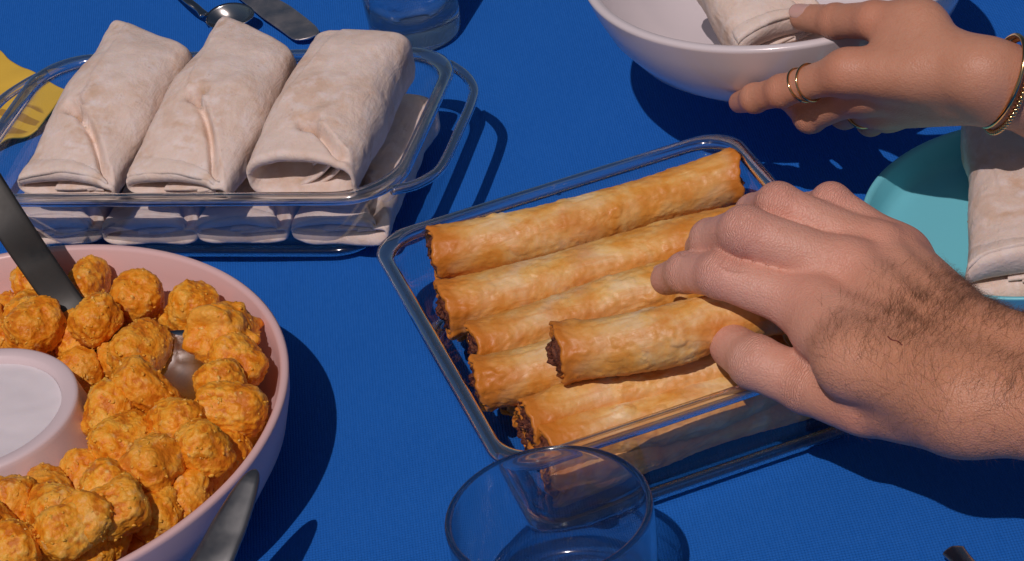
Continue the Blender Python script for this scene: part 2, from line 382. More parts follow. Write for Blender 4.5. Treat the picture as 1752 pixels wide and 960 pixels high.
# ------------------------------------------------------------------ burritos
def burrito_mesh(L, W, H, seed, cr, nv=150, nu=150, front=.62, gape=.10, slit=(-.15, .1, .1), skew=0.0):
    """near (folded) end at y=0, far end at y=L; cr=(x0,y0,x1,y1) crease from pocket hole to the lip"""
    rng = np.random.default_rng(seed)
    th = np.linspace(0, 2 * math.pi, nu, endpoint=False)
    t = np.concatenate([np.linspace(0, .45, int(nv * .6)), np.linspace(.45, 1, nv - int(nv * .6) + 1)[1:]])
    T, TH = np.meshgrid(t, th, indexing='ij')
    n = 2.7 + 2.2 * sstep(.72, 1, T)
    c, s = np.cos(TH), np.sin(TH)
    q = np.clip((T - .925) / .075, 0, 1)
    pw = 1 - .05 * q ** 3 + .04 * (1 - np.clip(T / .3, 0, 1)) ** 2 + .03 * np.sin(T * 5 + seed)
    ph = (1 - .16 * sstep(.75, 1, T)) * (np.sqrt(np.clip(1 - q ** 3.2, 0, 1)) * .97 + .03)
    nf = (1 - np.clip(T / .50, 0, 1)); ph = ph * (1 - (1 - front) * nf ** 1.35)
    a = W / 2 * pw; b = H / 2 * ph
    x = a * np.sign(c) * np.abs(c) ** (2 / n); z = b * np.sign(s) * np.abs(s) ** (2 / n)
    z = z - (H / 2 - b) * .55 * (T < .5)
    y = T * L - skew * (x / W) * sstep(.15, 1, T)
    # rounded front: the middle bulges a little toward the viewer
    y = y - .004 * (1 - T) ** 6 * np.abs(np.cos(TH))
    nx = np.sign(c) * np.abs(c) ** (2 - 2 / n) / (W / 2); nz = np.sign(s) * np.abs(s) ** (2 - 2 / n) / (H / 2)
    nl = np.hypot(nx, nz) + 1e-9; nx, nz = nx / nl, nz / nl
    p = np.stack([x, y, z], -1)
    d = .0022 * fbm(p + seed * 3.1, 17, 2, seed) + .00035 * fbm(p, 120, 3, seed + 3)
    # wrap lines, running diagonally round the roll
    ph0 = rng.uniform(0, 6)
    d += .0007 * np.sin((y / L) * 9 + TH * 1.0 + ph0) * sstep(.3, .6, T)
    # long overlap edge along the left side
    sl = (x - (-.30 * W + .16 * W * np.sin(y / L * 2.2 + ph0))); d += np.where(z > 0, .0012 * sstep(-.0006, .0006, sl) * np.exp(-np.maximum(sl, 0) / .02) * sstep(.25, .4, T) * (1 - q), 0)
    # crease step
    x0, y0, x1, y1 = cr; ax, ay = x1 - x0, y1 - y0; l = math.hypot(ax, ay); ex, ey = ax / l, ay / l
    bow = .12 * l
    al = (x - x0) * ex + (y - y0) * ey; ac = -(x - x0) * ey + (y - y0) * ex
    if ex > 0: pass
    else: ac = -ac
    ac = ac - bow * np.sin(np.clip(al / l, 0, 1) * math.pi) * .5
    on = sstep(-.004, .006, al) * (1 - sstep(l * 1.15, l * 1.35, al)) * sstep(-.1 * H, .15 * H, z)
    d += on * (.0036 * sstep(-.0005, .0007, ac) * np.exp(-np.maximum(ac, 0) / .016))
    d -= on * .0062 * np.exp(-((ac + .0014) / .0020) ** 2) * (ac < .0006)
    hx, hy = x0 + ex * .004, y0 + ey * .004
    d -= .0150 * np.exp(-(((x - hx) / .0042) ** 2 + ((y - hy) / .0030) ** 2)) * (z > -.1 * H)
    x = x + nx * d; z = z + nz * d
    V = np.stack([x, y, z], -1)
    Vtop = V.copy()
    # front face: puffed lips closing on a curved slit, with a pocket behind it
    ring0 = V[0]; cen = ring0.mean(0); extra = []
    hb = np.abs(ring0[:, 2] - cen[2]).max(); ha = np.abs(ring0[:, 0] - cen[0]).max()
    xs = (ring0[:, 0] - cen[0]) / ha
    zs = cen[2] + hb * (slit[0] + slit[1] * xs + slit[2] * xs ** 2)
    for sc, sx, dy in ((gape * .6, .80, .030), (gape * .8, .86, .012), (gape, .90, .004), (gape + .06, .92, .0006), (gape * .6 + .30, .94, -.0016), (gape * .4 + .50, .955, -.0026), (gape * .2 + .72, .97, -.0030), (.90, .985, -.0024), (.965, .995, -.0012)):
        r = ring0.copy(); r[:, 0] = cen[0] + (ring0[:, 0] - cen[0]) * sx; r[:, 2] = zs + (ring0[:, 2] - zs) * sc
        r[:, 1] = ring0[:, 1] + dy * (1 if dy > 0 else (.4 + .6 * np.clip(1 - xs ** 4, 0, 1))) + .0006 * vnoise(r, 90, seed); extra.append(r)
    V = np.concatenate([np.array(extra), V], 0)
    V[..., 2] = np.maximum(V[..., 2], -H / 2)
    return loft(V, True, True), cen, ha, hb, Vtop
def ribbon(path, thick, y0, y1, wob, seed):
    p = smooth_path([(a, 0, b) for a, b in path], 46); m = len(p)
    tg = np.gradient(p, axis=0); tg /= np.linalg.norm(tg, axis=1)[:, None]; nn = np.stack([-tg[:, 2], 0 * tg[:, 0], tg[:, 0]], -1)
    rings = []; ys = [y1, y0 + .004, y0 + .0012, y0 + .0003, y0, y0 + .0003, y0 + .0012, y0 + .004, y1]; of = [1, 1, .92, .6, 0, -.6, -.92, -1, -1]
    for yy, o in zip(ys, of):
        r = p + nn * (o * thick / 2); r = r.copy(); r[:, 1] = yy + wob * np.sin(np.linspace(0, 5, m) + seed) * (1 if yy < y0 + .01 else 0); rings.append(r)
    R = np.array(rings); nr, nc, _ = R.shape
    return R.reshape(-1, 3), grid_faces(nr, nc, False).tolist()
def burrito(label, near, far, W, H, seed, cr=None, front=.62, tilt=0.0, mirror=False, group='burritos', gape=.10, slit=(-.15, .1, .1), skew=0.0):
    near, far = Vector(near), Vector(far); d = far - near; L = d.length
    root = empty('burrito', near); tag(root, label, 'burrito', group)
    yv = d.normalized(); xv = yv.cross(Vector((0, 0, 1))).normalized(); zv = xv.cross(yv)
    R = Matrix((xv, yv, zv)).transposed() @ Matrix.Rotation(tilt, 3, 'Y')
    root.rotation_euler = R.to_euler()
    if cr is None: cr = (-.20 * W, .30 * L, .40 * W, .03 * L)
    if mirror: cr = (-cr[0], cr[1], -cr[2], cr[3])
    (V, F), cen, a, b, VT = burrito_mesh(L, W, H, seed, cr, front=front, gape=gape, slit=slit, skew=skew)
    make('tortilla_wrap', (V, F), M['tortilla'], root)
    mx = -1 if mirror else 1; rng = np.random.default_rng(seed + 99)
    # thin overhanging outer sheet along the front edge
    nu = VT.shape[1]; i0 = int(nu * (.07 if not mirror else .10)); i1 = int(nu * .47); cols = np.arange(i0, i1); nw = 14; sheet = []
    gx = np.linspace(0, 1, len(cols)); win = sstep(0, .10, gx) * (1 - sstep(.88, 1, gx)); cz = VT[0].mean(0)
    for w in np.linspace(0, 1, nw):
        if w < .25:
            f = 1 - w / .25; base = VT[0, cols].copy(); base[:, 1] -= f * .0030 * (.6 + .4 * np.sin(gx * 5 + seed)); base[:, 2] -= f * f * .0022
        else:
            g_ = gx if not mirror else 1 - gx; rw = ((w - .25) / .75 * (5 + 34 * g_ ** 1.3)).astype(int); base = VT[rw, cols].copy()
        nrm = base - np.array([cz[0], 0, cz[2] - .01]); nrm[:, 1] = 0; nrm /= np.linalg.norm(nrm, axis=1)[:, None]
        off = (.0012 - .0030 * sstep(.35, 1, w)) * win - .0012 * (1 - win)
        sheet.append(base + nrm * off[:, None])
    sh = np.array(sheet); nrm = np.zeros_like(sh); nrm[..., 2] = -.0014; under = sh + nrm * win[None, :, None]
    R_s = np.concatenate([sh[::-1], under[1:]], 0); nr_, nc_, _ = R_s.shape
    if gape < .3: make('fold', (R_s.reshape(-1, 3), grid_faces(nr_, nc_, False)[:, ::-1].tolist()), M['tortilla'], root)
    jit = lambda: rng.uniform(-.06, .06)
    zs = lambda x: slit[0] + slit[1] * x * mx + slit[2] * x * x
    if gape < .3:
        paths = [[(-.30, -.01), (.15, .03 + jit() * .3), (.52, .10), (.70, .22), (.62, .06), (.42, -.02)], [(-.05, -.08), (.40, -.10), (.80, .0)]]
    else:
        paths = [[(-.35, -.62), (.15, -.30), (.50, .20), (.58, .42), (.40, .50), (.22, .34)], [(-.05, -.66), (.36, -.40), (.66, .02), (.74, .30), (.62, .36)]]
    for k, pth in enumerate(paths):
        q = [(cen[0] + mx * px * a * .92, cen[2] + (zs(px) + pz * (1.0 if gape >= .3 else .8)) * b) for px, pz in pth]
        make('fold', ribbon(q, .0021 if gape < .3 else .0020, -.0030 + (.0050 if gape >= .3 else .0008) + .0010 * rng.uniform(-1, 1), .02, .0008, seed + k), M['tortilla'], root)
    return root
# lower layer, folded ends against the front glass
for k, (px, lab) in enumerate(((95, 'white flour burrito in the dish, lower layer, at the end beside the yellow napkin'), (258, 'white flour burrito in the dish, lower layer, second from the yellow napkin'),
                     (417, 'white flour burrito in the dish, lower layer, third from the yellow napkin'), (578, 'white flour burrito in the dish, lower layer, by the handle over the shaded cloth'))):
    nz = .0225
    n_ = P(px, 381, nz); ax = (v1 * .985 + u1 * (-.04 + .02 * k)).normalized()
    burrito(lab, n_, n_ + ax * .106, .0525, .032, 40 + k, cr=((-.10 + .05 * k) * .05, .032, .021, .004), front=.62, gape=.10 if k != 1 else .14, slit=(-.25 + .12 * k, .25 - .1 * k, .05), group='burritos in the rectangular dish')
tops = [('white flour burrito on top of the stack, nearest the yellow napkin', (114, 297), (272, 86), (.057, .040), 11, (-.013, .040, .020, .006), .04),
        ('white flour burrito on top of the stack, middle one of three', (302, 297), (453, 88), (.057, .041), 12, (-.006, .045, .0215, .004), .02),
        ('white flour burrito on top of the stack, with gaping folded end by the empty corner', (517, 292), (629, 90), (.056, .041), 13, (-.002, .020, .020, .004), .0)]
for lab, a, b, (W, H), sd, cr, tl in tops:
    burrito(lab, P(*a, .0585), P(*b, .0655), W, H, sd, cr=cr, skew={11: .020, 12: .026, 13: .002}[sd], front=.44 if sd < 13 else .80, gape=.20 if sd < 13 else .50, slit=(-.25, .15, .12) if sd < 13 else (-.02, .1, .0), tilt=tl, group='burritos in the rectangular dish')

# ------------------------------------------------------------------ pastry rolls
def roll(label, a, b, r, seed, group='fried pastry rolls in the square dish', seam=.9, bulge=.0012):
    a, b = Vector(a), Vector(b); d = b - a; L = d.length
    root = empty('pastry_roll', a); tag(root, label, 'pastry roll', group)
    xv = d.normalized(); yv = Vector((0, 0, 1)).cross(xv).normalized(); zv = xv.cross(yv)
    root.rotation_euler = Matrix((xv, yv, zv)).transposed().to_euler()
    nu, nv = 130, 220
    th = np.linspace(0, 2 * math.pi, nu, endpoint=False); t = np.linspace(0, 1, nv); T, TH = np.meshgrid(t, th, indexing='ij')
    x = T * L; c, s = np.cos(TH), np.sin(TH)
    p = np.stack([x, r * c, r * s], -1)
    rr = r * (1 + .05 * np.sin(T * 4 + seed) + .035 * np.sin(T * 9 + seed * 2)) * (1 + .03 * fbm(p + seed, 40, 2, seed))
    rr = rr * (1 + .05 * (1 - sstep(0, .035, T)) + .03 * sstep(.965, 1, T))
    bl = np.clip(fbm(p * np.array([.7, 1, 1]) + seed, 170, 3, seed + 5), 0, 2); rr = rr + .0011 * bl * sstep(-.3, .5, vnoise(p, 38, seed + 12)) + .00022 * fbm(p, 420, 2, seed + 8)
    # seam of the outer sheet
    ang = (TH - seam - .18 * np.sin(T * 3 + seed)) % (2 * math.pi)
    rr = rr + .0024 * np.exp(-ang / .45) * sstep(0, .03, ang) - .0014 * np.exp(-((ang - 2 * math.pi) / .05) ** 2)
    ang2 = (TH - seam + 1.1 + .25 * np.sin(T * 5 + seed)) % (2 * math.pi)
    rr = rr + .0012 * np.exp(-ang2 / .30) * sstep(0, .03, ang2)
    rb = np.random.default_rng(seed)
    for k in range(34):
        tx, tt_, br = rb.uniform(0, L), rb.uniform(0, 2 * math.pi), rb.uniform(.0012, .0036); da = (TH - tt_ + math.pi) % (2 * math.pi) - math.pi
        dd = np.hypot((x - tx) / rb.uniform(.8, 1.8), da * r) / br; rr = rr + br * .30 * np.clip(1 - dd ** 2, 0, 1) ** .6 * (.5 + .5 * np.minimum(dd, 1) ** 2)
    bend = .0042 * np.sin(T * math.pi) * math.sin(seed * 2.3) + .0016 * np.sin(T * 7 + seed)
    xx = x + (.0018 * fbm(np.stack([c, s, 0 * c], -1), 1.6, 3, seed) * np.where(T < .5, 1 - T * 2, T * 2 - 1))
    V = np.stack([xx, rr * c + bend, rr * s * .97], -1)
    rings = []
    def endr(src, sc, dx): q = src.copy(); q[:, 1:] *= sc; q[:, 0] = src[:, 0] + dx; return q
    sgn = 1
    head = [endr(V[0], .60, .012), endr(V[0], .66, .005), endr(V[0], .72, .0012), endr(V[0], .75, -.0006), endr(V[0], .785, .0002), endr(V[0], .80, .0016), endr(V[0], .84, .0016), endr(V[0], .865, .0000), endr(V[0], .90, -.0008), endr(V[0], .93, -.0010), endr(V[0], .975, -.0005)]
    tail = [endr(V[-1], .975, .0005), endr(V[-1], .93, .0010), endr(V[-1], .88, .0008), endr(V[-1], .80, -.001), endr(V[-1], .72, -.002), endr(V[-1], .6, -.008), endr(V[-1], .5, -.012)]
    R = np.concatenate([np.array(head), V, np.array(tail)], 0)
    VF = loft(R, True, True)
    me = mesh_data('pastry_shell', VF[0], VF[1])
    at = me.attributes.new('edge', 'FLOAT', 'POINT')
    e = 1.2 * np.exp(-np.clip(VF[0][:, 0], 0, 1) / .009) + np.exp(-np.clip(L - VF[0][:, 0], 0, 1) / .006) + .55 * np.clip(fbm(VF[0] + seed, 60, 3, seed + 31), 0, 1) + .75 * np.exp(-((np.arctan2(VF[0][:, 2], VF[0][:, 1]) + 1.9) / .75) ** 2) + .35 * np.exp(-((np.arctan2(VF[0][:, 2], VF[0][:, 1]) - 2.6) / .5) ** 2)
    at.data.foreach_set('value', np.clip(e, 0, .95).astype(np.float32))
    obj('pastry_shell', me, M['pastry'], root)
    for x0, sg in ((0, -1), (L, 1)):
        n = 26; g = np.linspace(0, 1, 16); G, TT = np.meshgrid(g, np.linspace(0, 2 * math.pi, n, endpoint=False), indexing='ij')
        q = np.stack([0 * G, .70 * r * G * np.cos(TT), .70 * r * G * np.sin(TT)], -1)
        off = sg * (.0024 * fbm(q + seed, 380, 3, seed + 50) + bulge - (bulge + .0008) * G ** 3)
        q[..., 0] = x0 + off
        q2 = q[::-1]
        make('filling', loft(np.concatenate([np.array([q2[0] - np.array([sg * .006, 0, 0])]), q2], 0), True, False), M['filling'], root)
    return root
rollsU = [('A', 'golden fried pastry roll along the back glass, with blistered whole skin', (742, 438), (1258, 303), .0134, .041, 21),
          ('B', 'golden fried pastry roll next in front of the back one, partly under the fingertips', (760, 534), (1278, 400), .0126, .038, 22),
          ('C', 'pale golden pastry roll under the index fingertip, meat showing at its end', (812, 593), (1290, 462), .0120, .036, 23),
          ('D', 'golden pastry roll lying beneath the lifted one, its closed end by the glass side', (818, 655), (1300, 545), .0132, .040, 24),
          ('F', 'orange fried pastry roll in front, with two shiny blisters and dark meat end', (905, 728), (1340, 610), .0120, .036, 25)]
for nm, lab, a, b, r, z, sd in rollsU:
    roll(lab, P(*a, z), P(*b, z), r, sd, seam={'A': -.75, 'B': .9, 'C': .6, 'D': -.6, 'F': -.9}[nm])
roll('orange fried pastry roll lowest at the front glass, only its top showing', P(932, 772, .030), P(1360, 645, .030), .0115, 26, seam=-.5)
for k in range(5):
    q = c2 + v2 * (-.068 + .034 * k) - u2 * .066; q.z = .0178
    roll('brown pastry roll in the bottom layer of the square dish, seen through the glass', q, q + u2 * .136, .0118, 60 + k, group='bottom layer pastry rolls')
E0 = P(958, 606, .062); E1 = P(1345, 520, .066)
roll('golden pastry roll lifted between thumb and fingers, dark meat filling at its end', E0, E1, .0132, 27, seam=-.8, bulge=.0036)

# ------------------------------------------------------------------ pink bowl with dip cup
ZB, RB = .056, .1358
cb = Vector((-.373 * (.70 - ZB), 1.437 * (.70 - ZB), 0))
bowl = empty('serving_bowl', cb); tag(bowl, 'pink round serving bowl with a dip cup in its middle, full of potato tots', 'bowl')
prof = [(.060, .0005), (.096, .0008), (.104, .004), (.120, .015), (.1300, .031), (.1342, .045), (RB - .0004, ZB - .003), (RB, ZB - .0012), (RB - .001, ZB - .0001), (RB - .003, ZB - .0002), (RB - .0042, ZB - .0016),
        (RB - .0055, .043), (.1250, .030), (.1160, .017), (.102, .009), (.090, .0065), (.06, .006)]
make('shell', lathe(prof, 160), M['pink'], bowl)
CZ = .0660; ccup = Vector((-.385 * (.70 - CZ), 1.447 * (.70 - CZ), 0)) - cb
cr_ = .0742 * (.70 - CZ) - .0008
cup = make('dip_cup', lathe([(.040, .0062), (.0600, .0066), (.0590, .012), (.0540, .036), (cr_ + .0010, CZ - .0035), (cr_ + .0008, CZ - .0015), (cr_ + .0002, CZ - .0006), (cr_ - .0010, CZ - .0002), (cr_ - .0052, CZ - .0004), (cr_ - .0062, CZ - .0010), (cr_ - .0070, CZ - .0026), (cr_ - .0095, CZ - .015), (.03, CZ - .02)], 120), M['cup_pink'], bowl)
cup.location = ccup
g = np.linspace(0, 1, 20); a = np.linspace(0, 2 * math.pi, 80, endpoint=False); rr = [np.stack([(cr_ - .0073) * q * np.cos(a), (cr_ - .0073) * q * np.sin(a), CZ - .0038 + .0006 * fbm(np.stack([q * np.cos(a), q * np.sin(a), 0 * a], -1), 2.2, 3, 4)], -1) for q in g[1:]]
dip = make('creamy_dip', loft(rr, True, False), M['dip']); dip.location = cb + ccup
tag(dip, 'white creamy dip with fine specks filling the middle cup of the pink bowl', 'dip')
def tot_mesh(seed, r=.0122, hl=.0135, spiky=0.0):
    import bmesh
    bm = bmesh.new(); bmesh.ops.create_icosphere(bm, subdivisions=5, radius=1.0)
    me = bpy.data.meshes.new('tot_base'); bm.to_mesh(me); bm.free()
    n = len(me.vertices); co = np.empty(n * 3); me.vertices.foreach_get('co', co); co = co.reshape(-1, 3)
    u = co.copy()
    # rounded barrel
    e = 3.6; k = (np.hypot(u[:, 0], u[:, 1]) ** e + np.abs(u[:, 2]) ** e) ** (-1 / e)
    p = u * k[:, None]; p = p * np.array([r, r, hl])
    p *= (1 + .075 * fbm(p, 62, 2, seed))[:, None]; p *= 1 + .06 * np.random.default_rng(seed).normal(size=3)
    d = .00055 * fbm(p, 170, 2, seed + 2) + .00050 * fbm(p, 480, 3, seed + 4, .6) + .0013 * np.clip(vnoise(p, 380, seed + 6) - .30, 0, 1) - .0009 * np.clip(vnoise(p, 300, seed + 16) - .35, 0, 1)
    crisp = np.clip(.5 + d / .0016, 0, 1)
    d += spiky * np.clip(vnoise(p, 150, seed + 9) - .40, 0, 1) * .011
    p = p + u * d[:, None]
    me.vertices.foreach_set('co', p.reshape(-1)); me.update()
    V = p; F = [tuple(q.vertices) for q in me.polygons]; nbody = len(F); bpy.data.meshes.remove(me)
    # crumbs of crust fried on to the outside
    rg = np.random.default_rng(seed + 500); bm = bmesh.new(); bmesh.ops.create_icosphere(bm, subdivisions=1, radius=1.0)
    cv = np.array([v.co[:] for v in bm.verts]); cf = [[v.index for v in q.verts] for q in bm.faces]; bm.free()
    parts = [(V, F)]; pale = []
    for k in range(60):
        i = rg.integers(n); sz = rg.uniform(.0004, .0011) * np.array([rg.uniform(.7, 1.9), rg.uniform(.6, 1.1), rg.uniform(.5, 1)])
        R = np.array(Euler(rg.uniform(0, 6.3, 3)).to_matrix()); q = (cv * (1 + .25 * rg.normal(size=(len(cv), 1)))) * sz @ R.T + p[i] - u[i] * .0002
        parts.append((q, cf)); pale.append(rg.random() < .12)
    V, F = merge(parts)
    me = mesh_data('potato_tot', V, F); me.materials.append(M['tot']); me.materials.append(M['shred'])
    at = me.attributes.new('crisp', 'FLOAT', 'POINT'); at.data.foreach_set('value', np.concatenate([crisp, np.full(len(V) - n, .85)]).astype(np.float32))
    mi = np.zeros(len(F), np.int32)
    for k, pl in enumerate(pale):
        if pl: mi[nbody + k * len(cf):nbody + (k + 1) * len(cf)] = 1
    me.polygons.foreach_set('material_index', mi)
    return me
TM = [tot_mesh(s, .0117 + .0006 * (s % 3 - 1), .0132 + .0012 * (s % 4 - 1.5)) for s in range(8)] + [tot_mesh(31, .0115, .0125, 1.0), tot_mesh(32, .012, .0135, .7)]
rnd = random.Random(4)
TOTL = 'golden fried potato tot lying in the heap in the pink bowl'
TOTS = []
def tot(px, py, z, m=None, rot=None, sc=1.0, label=TOTL):
    o = bpy.data.objects.new('potato_tot', TM[rnd.randrange(8) if m is None else m]); COL.objects.link(o)
    o.location = P(px, py, z - .006); o.rotation_euler = rot if rot else (rnd.uniform(0, 6.3), rnd.uniform(0, 6.3), rnd.uniform(0, 6.3)); o.scale = (sc,) * 3
    TOTS.append((o, sc, 1.0))
    tag(o, label, 'potato tot', 'potato tots in the pink bowl' if label == TOTL else None)
    return o
# visible ones, by place
for (px, py, z) in ((8, 500, .046), (52, 506, .047), (18, 568, .050), (88, 568, .052), (168, 562, .060), (150, 505, .046), (158, 632, .046), (120, 605, .040),
                    (408, 596, .050), (222, 706, .056), (436, 636, .051), (410, 676, .053), (414, 728, .055), (446, 606, .046), (304, 762, .058),
                    (372, 752, .051), (204, 778, .056), (166, 806, .048), (116, 832, .048), (36, 834, .050), (110, 876, .058), (268, 836, .060), (340, 806, .056),
                    (214, 872, .060), (372, 806, .057), (182, 918, .063), (300, 872, .059), (24, 912, .060), (86, 944, .063), (250, 918, .062), (458, 652, .047), (-20, 545, .047), (-40, 880, .057), (-30, 945, .060), (122, 512, .038), (150, 958, .064),
                    (60, 890, .058), (160, 866, .056), (232, 816, .054), (330, 850, .058), (392, 770, .055), (440, 690, .052), (66, 548, .044), (200, 628, .044), (270, 790, .050), (210, 948, .064), (40, 958, .063), (136, 780, .042), (180, 744, .046), (0, 800, .044), (-10, 850, .050), (66, 842, .046)):
    tot(px, py, z)
tot(240, 600, .062, None, None, 1.0, 'golden potato tot lying in the spoon bowl, on its handle side')
tot(248, 668, .066, 3, None, 1.05, 'big crumbly potato tot lying in the spoon bowl, on its tip side')
tot(236, 512, .056, 1, (.35, .1, .3), 1.05, 'tall golden potato tot standing upright behind the spoon')
tot(384, 574, .060, 9, None, 1.15, 'large craggy potato tot lying just above the spoon bowl')
tot(328, 530, .053, 8, (.4, .2, 1.0), 1.0, 'jagged potato tot with a pointed crisp tip against the pink wall')
# the layer underneath
for k in range(48):
    a = rnd.uniform(0, 6.283); rad = math.sqrt(rnd.uniform(.074 ** 2, .098 ** 2))
    o = bpy.data.objects.new('potato_tot', TM[rnd.randrange(8)])
    q = Vector((cb.x + rad * math.cos(a), cb.y + rad * math.sin(a), rnd.uniform(.018, .024)))
    pr = q - CAMP
    COL.objects.link(o); o.location = q; o.rotation_euler = (rnd.uniform(0, 6), rnd.uniform(0, 6), rnd.uniform(0, 6)); tag(o, TOTL, 'potato tot', 'potato tots in the pink bowl'); TOTS.append((o, 1.0, .0))

def settle():
    """push the tots apart and keep them inside the bowl, clear of the cup and the spoon"""
    X = np.array([npv3(o.location) for o, _, _ in TOTS]); X0 = X.copy(); S = np.array([q for _, q, _ in TOTS]); top = np.array([q for _, _, q in TOTS])
    fx0 = np.array([o['label'] != TOTL for o, _, _ in TOTS]); spc = npv3(P(300, 640, .050)); cc = npv3(cb); cu = npv3(cb + ccup); onsp = np.linalg.norm(X - spc, axis=1) < .030
    for it in range(60):
        D = X[:, None] - X[None]; L = np.linalg.norm(D, axis=2) + np.eye(len(X)); need = .0117 * (S[:, None] + S[None]); ov = np.clip(need - L, 0, None) * (1 - np.eye(len(X)))
        X = X + (D / L[..., None] * ov[..., None]).sum(1) * .22
        v = X - spc; l = np.linalg.norm(v * np.array([1, 1, 1.6]), axis=1); m = (l < .034) & (top < .5); X[m] += v[m] / l[m][:, None] * (.034 - l[m])[:, None] * .5
        X[:, 2] = np.clip(X[:, 2], .019, np.where(top > 0, .070, .026))
        X = X0 + np.clip(X - X0, -.007, .007); X[fx0] = X0[fx0]
        q = X[:, :2] - cc[:2]; r = np.hypot(*q.T); lim = .1255 - .0130 * S - np.clip(.044 - X[:, 2], 0, 1) * .75; f = np.where(r > lim, lim / r, 1); X[:, :2] = cc[:2] + q * f[:, None]
        q = X[:, :2] - cu[:2]; r = np.hypot(*q.T); lo = .0575 + .0115 * S - (X[:, 2] - .02) * .24; f = np.where(r < lo, lo / r, 1); X[:, :2] = cu[:2] + q * f[:, None]
    for (o, _, _), x in zip(TOTS, X): o.location = x
npv3 = lambda v: np.array((v[0], v[1], v[2]), float)
settle()
# serving spoon in the tots
def ellip_spoon(path_bowl, *a): pass
def spoon_bowl(L, W, D, tk=.0011, nu=48, nr=14):
    """a spoon bowl along +x from the tip, open upwards"""
    g = np.linspace(0, 1, nr); a = np.linspace(0, 2 * math.pi, nu, endpoint=False); top = []; bot = []
    for q in g[1:]:
        x = L / 2 * q * np.cos(a); y = W / 2 * q * np.sin(a) * (1 - .12 * np.cos(a)); z = D * (q ** 2.2 - 1) + 0 * a
        top.append(np.stack([x, y, z], -1)); bot.append(np.stack([x * 1.012, y * 1.012, z - tk * (1.1 - q * .5)], -1))
    return loft(np.array(top[:] + bot[::-1]), True, True)
def flat_bar(path, widths, thick, side, bulge=.25, n=16):
    """a flat handle: path points, full widths, thickness, a side vector"""
    p = np.asarray(path, float); tg = np.gradient(p, axis=0); tg /= np.linalg.norm(tg, axis=1)[:, None]
    a = np.linspace(0, 2 * math.pi, n, endpoint=False); rings = []
    widths = np.broadcast_to(widths, (len(p),)); thick = np.broadcast_to(thick, (len(p),))
    for k in range(len(p)):
        s = np.asarray(side, float) if side is not None else np.cross(tg[k], (0, 0, 1.0)); s = s - tg[k] * np.dot(s, tg[k]); s /= np.linalg.norm(s); u = np.cross(s, tg[k])
        ca, sa = np.cos(a), np.sin(a)
        cx = np.sign(ca) * np.abs(ca) ** .55; cy = np.sign(sa) * np.abs(sa) ** .8
        rings.append(p[k] + widths[k] / 2 * cx[:, None] * s + thick[k] / 2 * cy[:, None] * u)
    return loft(rings, True, True)
sp = empty('serving_spoon', P(60, 440, .082)); tag(sp, 'dark steel serving spoon with a broad flat handle stuck into the tots', 'spoon')
org = sp.location.copy()
pts = [P(-75, 235, .128), P(10, 370, .096), P(62, 448, .074), P(120, 528, .052), P(180, 590, .043), P(238, 612, .046)]
pts = smooth_path([tuple(q - org) for q in pts], 50)
make('handle', flat_bar(pts, np.interp(np.linspace(0, 1, 50), [0, .5, .8, 1], [.0175, .0165, .0155, .010]), .0018, (1, .35, .1)), M['dark_steel'], sp)
sb = make('spoon_bowl', spoon_bowl(.062, .046, .013), M['steel'], sp)
ctr = P(300, 640, .053); dv = (P(345, 690, .050) - P(215, 600, .052)).normalized()
xv = dv; zv = Vector((-.22, -.10, 1)); yv = zv.cross(xv).normalized(); zv = xv.cross(yv)
sb.matrix_basis = Matrix.Translation(ctr - org) @ Matrix((xv, yv, zv)).transposed().to_4x4()

# ------------------------------------------------------------------ cutlery
# knife handle leaning on the pink bowl
kn = empty('table_knife', P(398, 880, .045)); tag(kn, 'worn steel knife whose rounded handle leans against the outside of the pink bowl', 'knife'); org = kn.location.copy()
q0, q1 = P(438, 803, .0610), P(352, 985, .0430)
path = smooth_path([tuple(q0 - org), tuple((q0 * .75 + q1 * .25) - org), tuple((q0 * .4 + q1 * .6) - org), tuple(q1 - org), tuple(P(305, 1085, .029) - org)], 60)
tt = np.linspace(0, 1, 60); wd = .0185 * np.interp(tt, [0, .012, .04, .10, .25, .45, .7, 1], [.04, .16, .28, .42, .62, .84, 1.0, .9])
make('handle', flat_bar(path, wd, np.minimum(.0045, wd * .5), (1, .2, .15)), M['worn_steel'], kn)
bl0 = P(305, 1085, .029); bl1 = P(215, 1290, .003)
make('blade', flat_bar(smooth_path([tuple(bl0 - org), tuple((bl0 + bl1) / 2 - org), tuple(bl1 - org)], 30), np.interp(np.linspace(0, 1, 30), [0, .15, .85, 1], [.011, .018, .018, .004]), .0014, (1, .2, .15)), M['steel'], kn)
# spoon and knife beyond the burritos
ts = empty('table_spoon', P(395, 30, .006)); tag(ts, 'small steel spoon resting across the knife beyond the burritos', 'spoon'); org = ts.location.copy()
sb = make('spoon_bowl', spoon_bowl(.032, .022, .007), M['steel'], ts)
xv = (P(440, 22, .010) - P(345, 22, .008)).normalized(); zv = Vector((-.05, -.25, 1)); yv = zv.cross(xv).normalized(); zv = xv.cross(yv)
sb.matrix_basis = Matrix.Translation(P(393, 26, .0105) - org) @ Matrix((xv, yv, zv)).transposed().to_4x4()
hp = [P(350, 26, .0110), P(338, 14, .013), P(318, -2, .016), P(280, -40, .016), P(215, -110, .008), P(160, -170, .004)]
make('handle', flat_bar(smooth_path([tuple(q - org) for q in hp], 50), np.interp(np.linspace(0, 1, 50), [0, .15, .6, 1], [.0065, .0045, .006, .0125]), .0022, (1, .9, 0)), M['steel'], ts)
tk_ = empty('table_knife', P(470, 30, .002)); tag(tk_, 'steel knife with a round tipped blade lying beyond the burritos', 'knife'); org = tk_.location.copy()
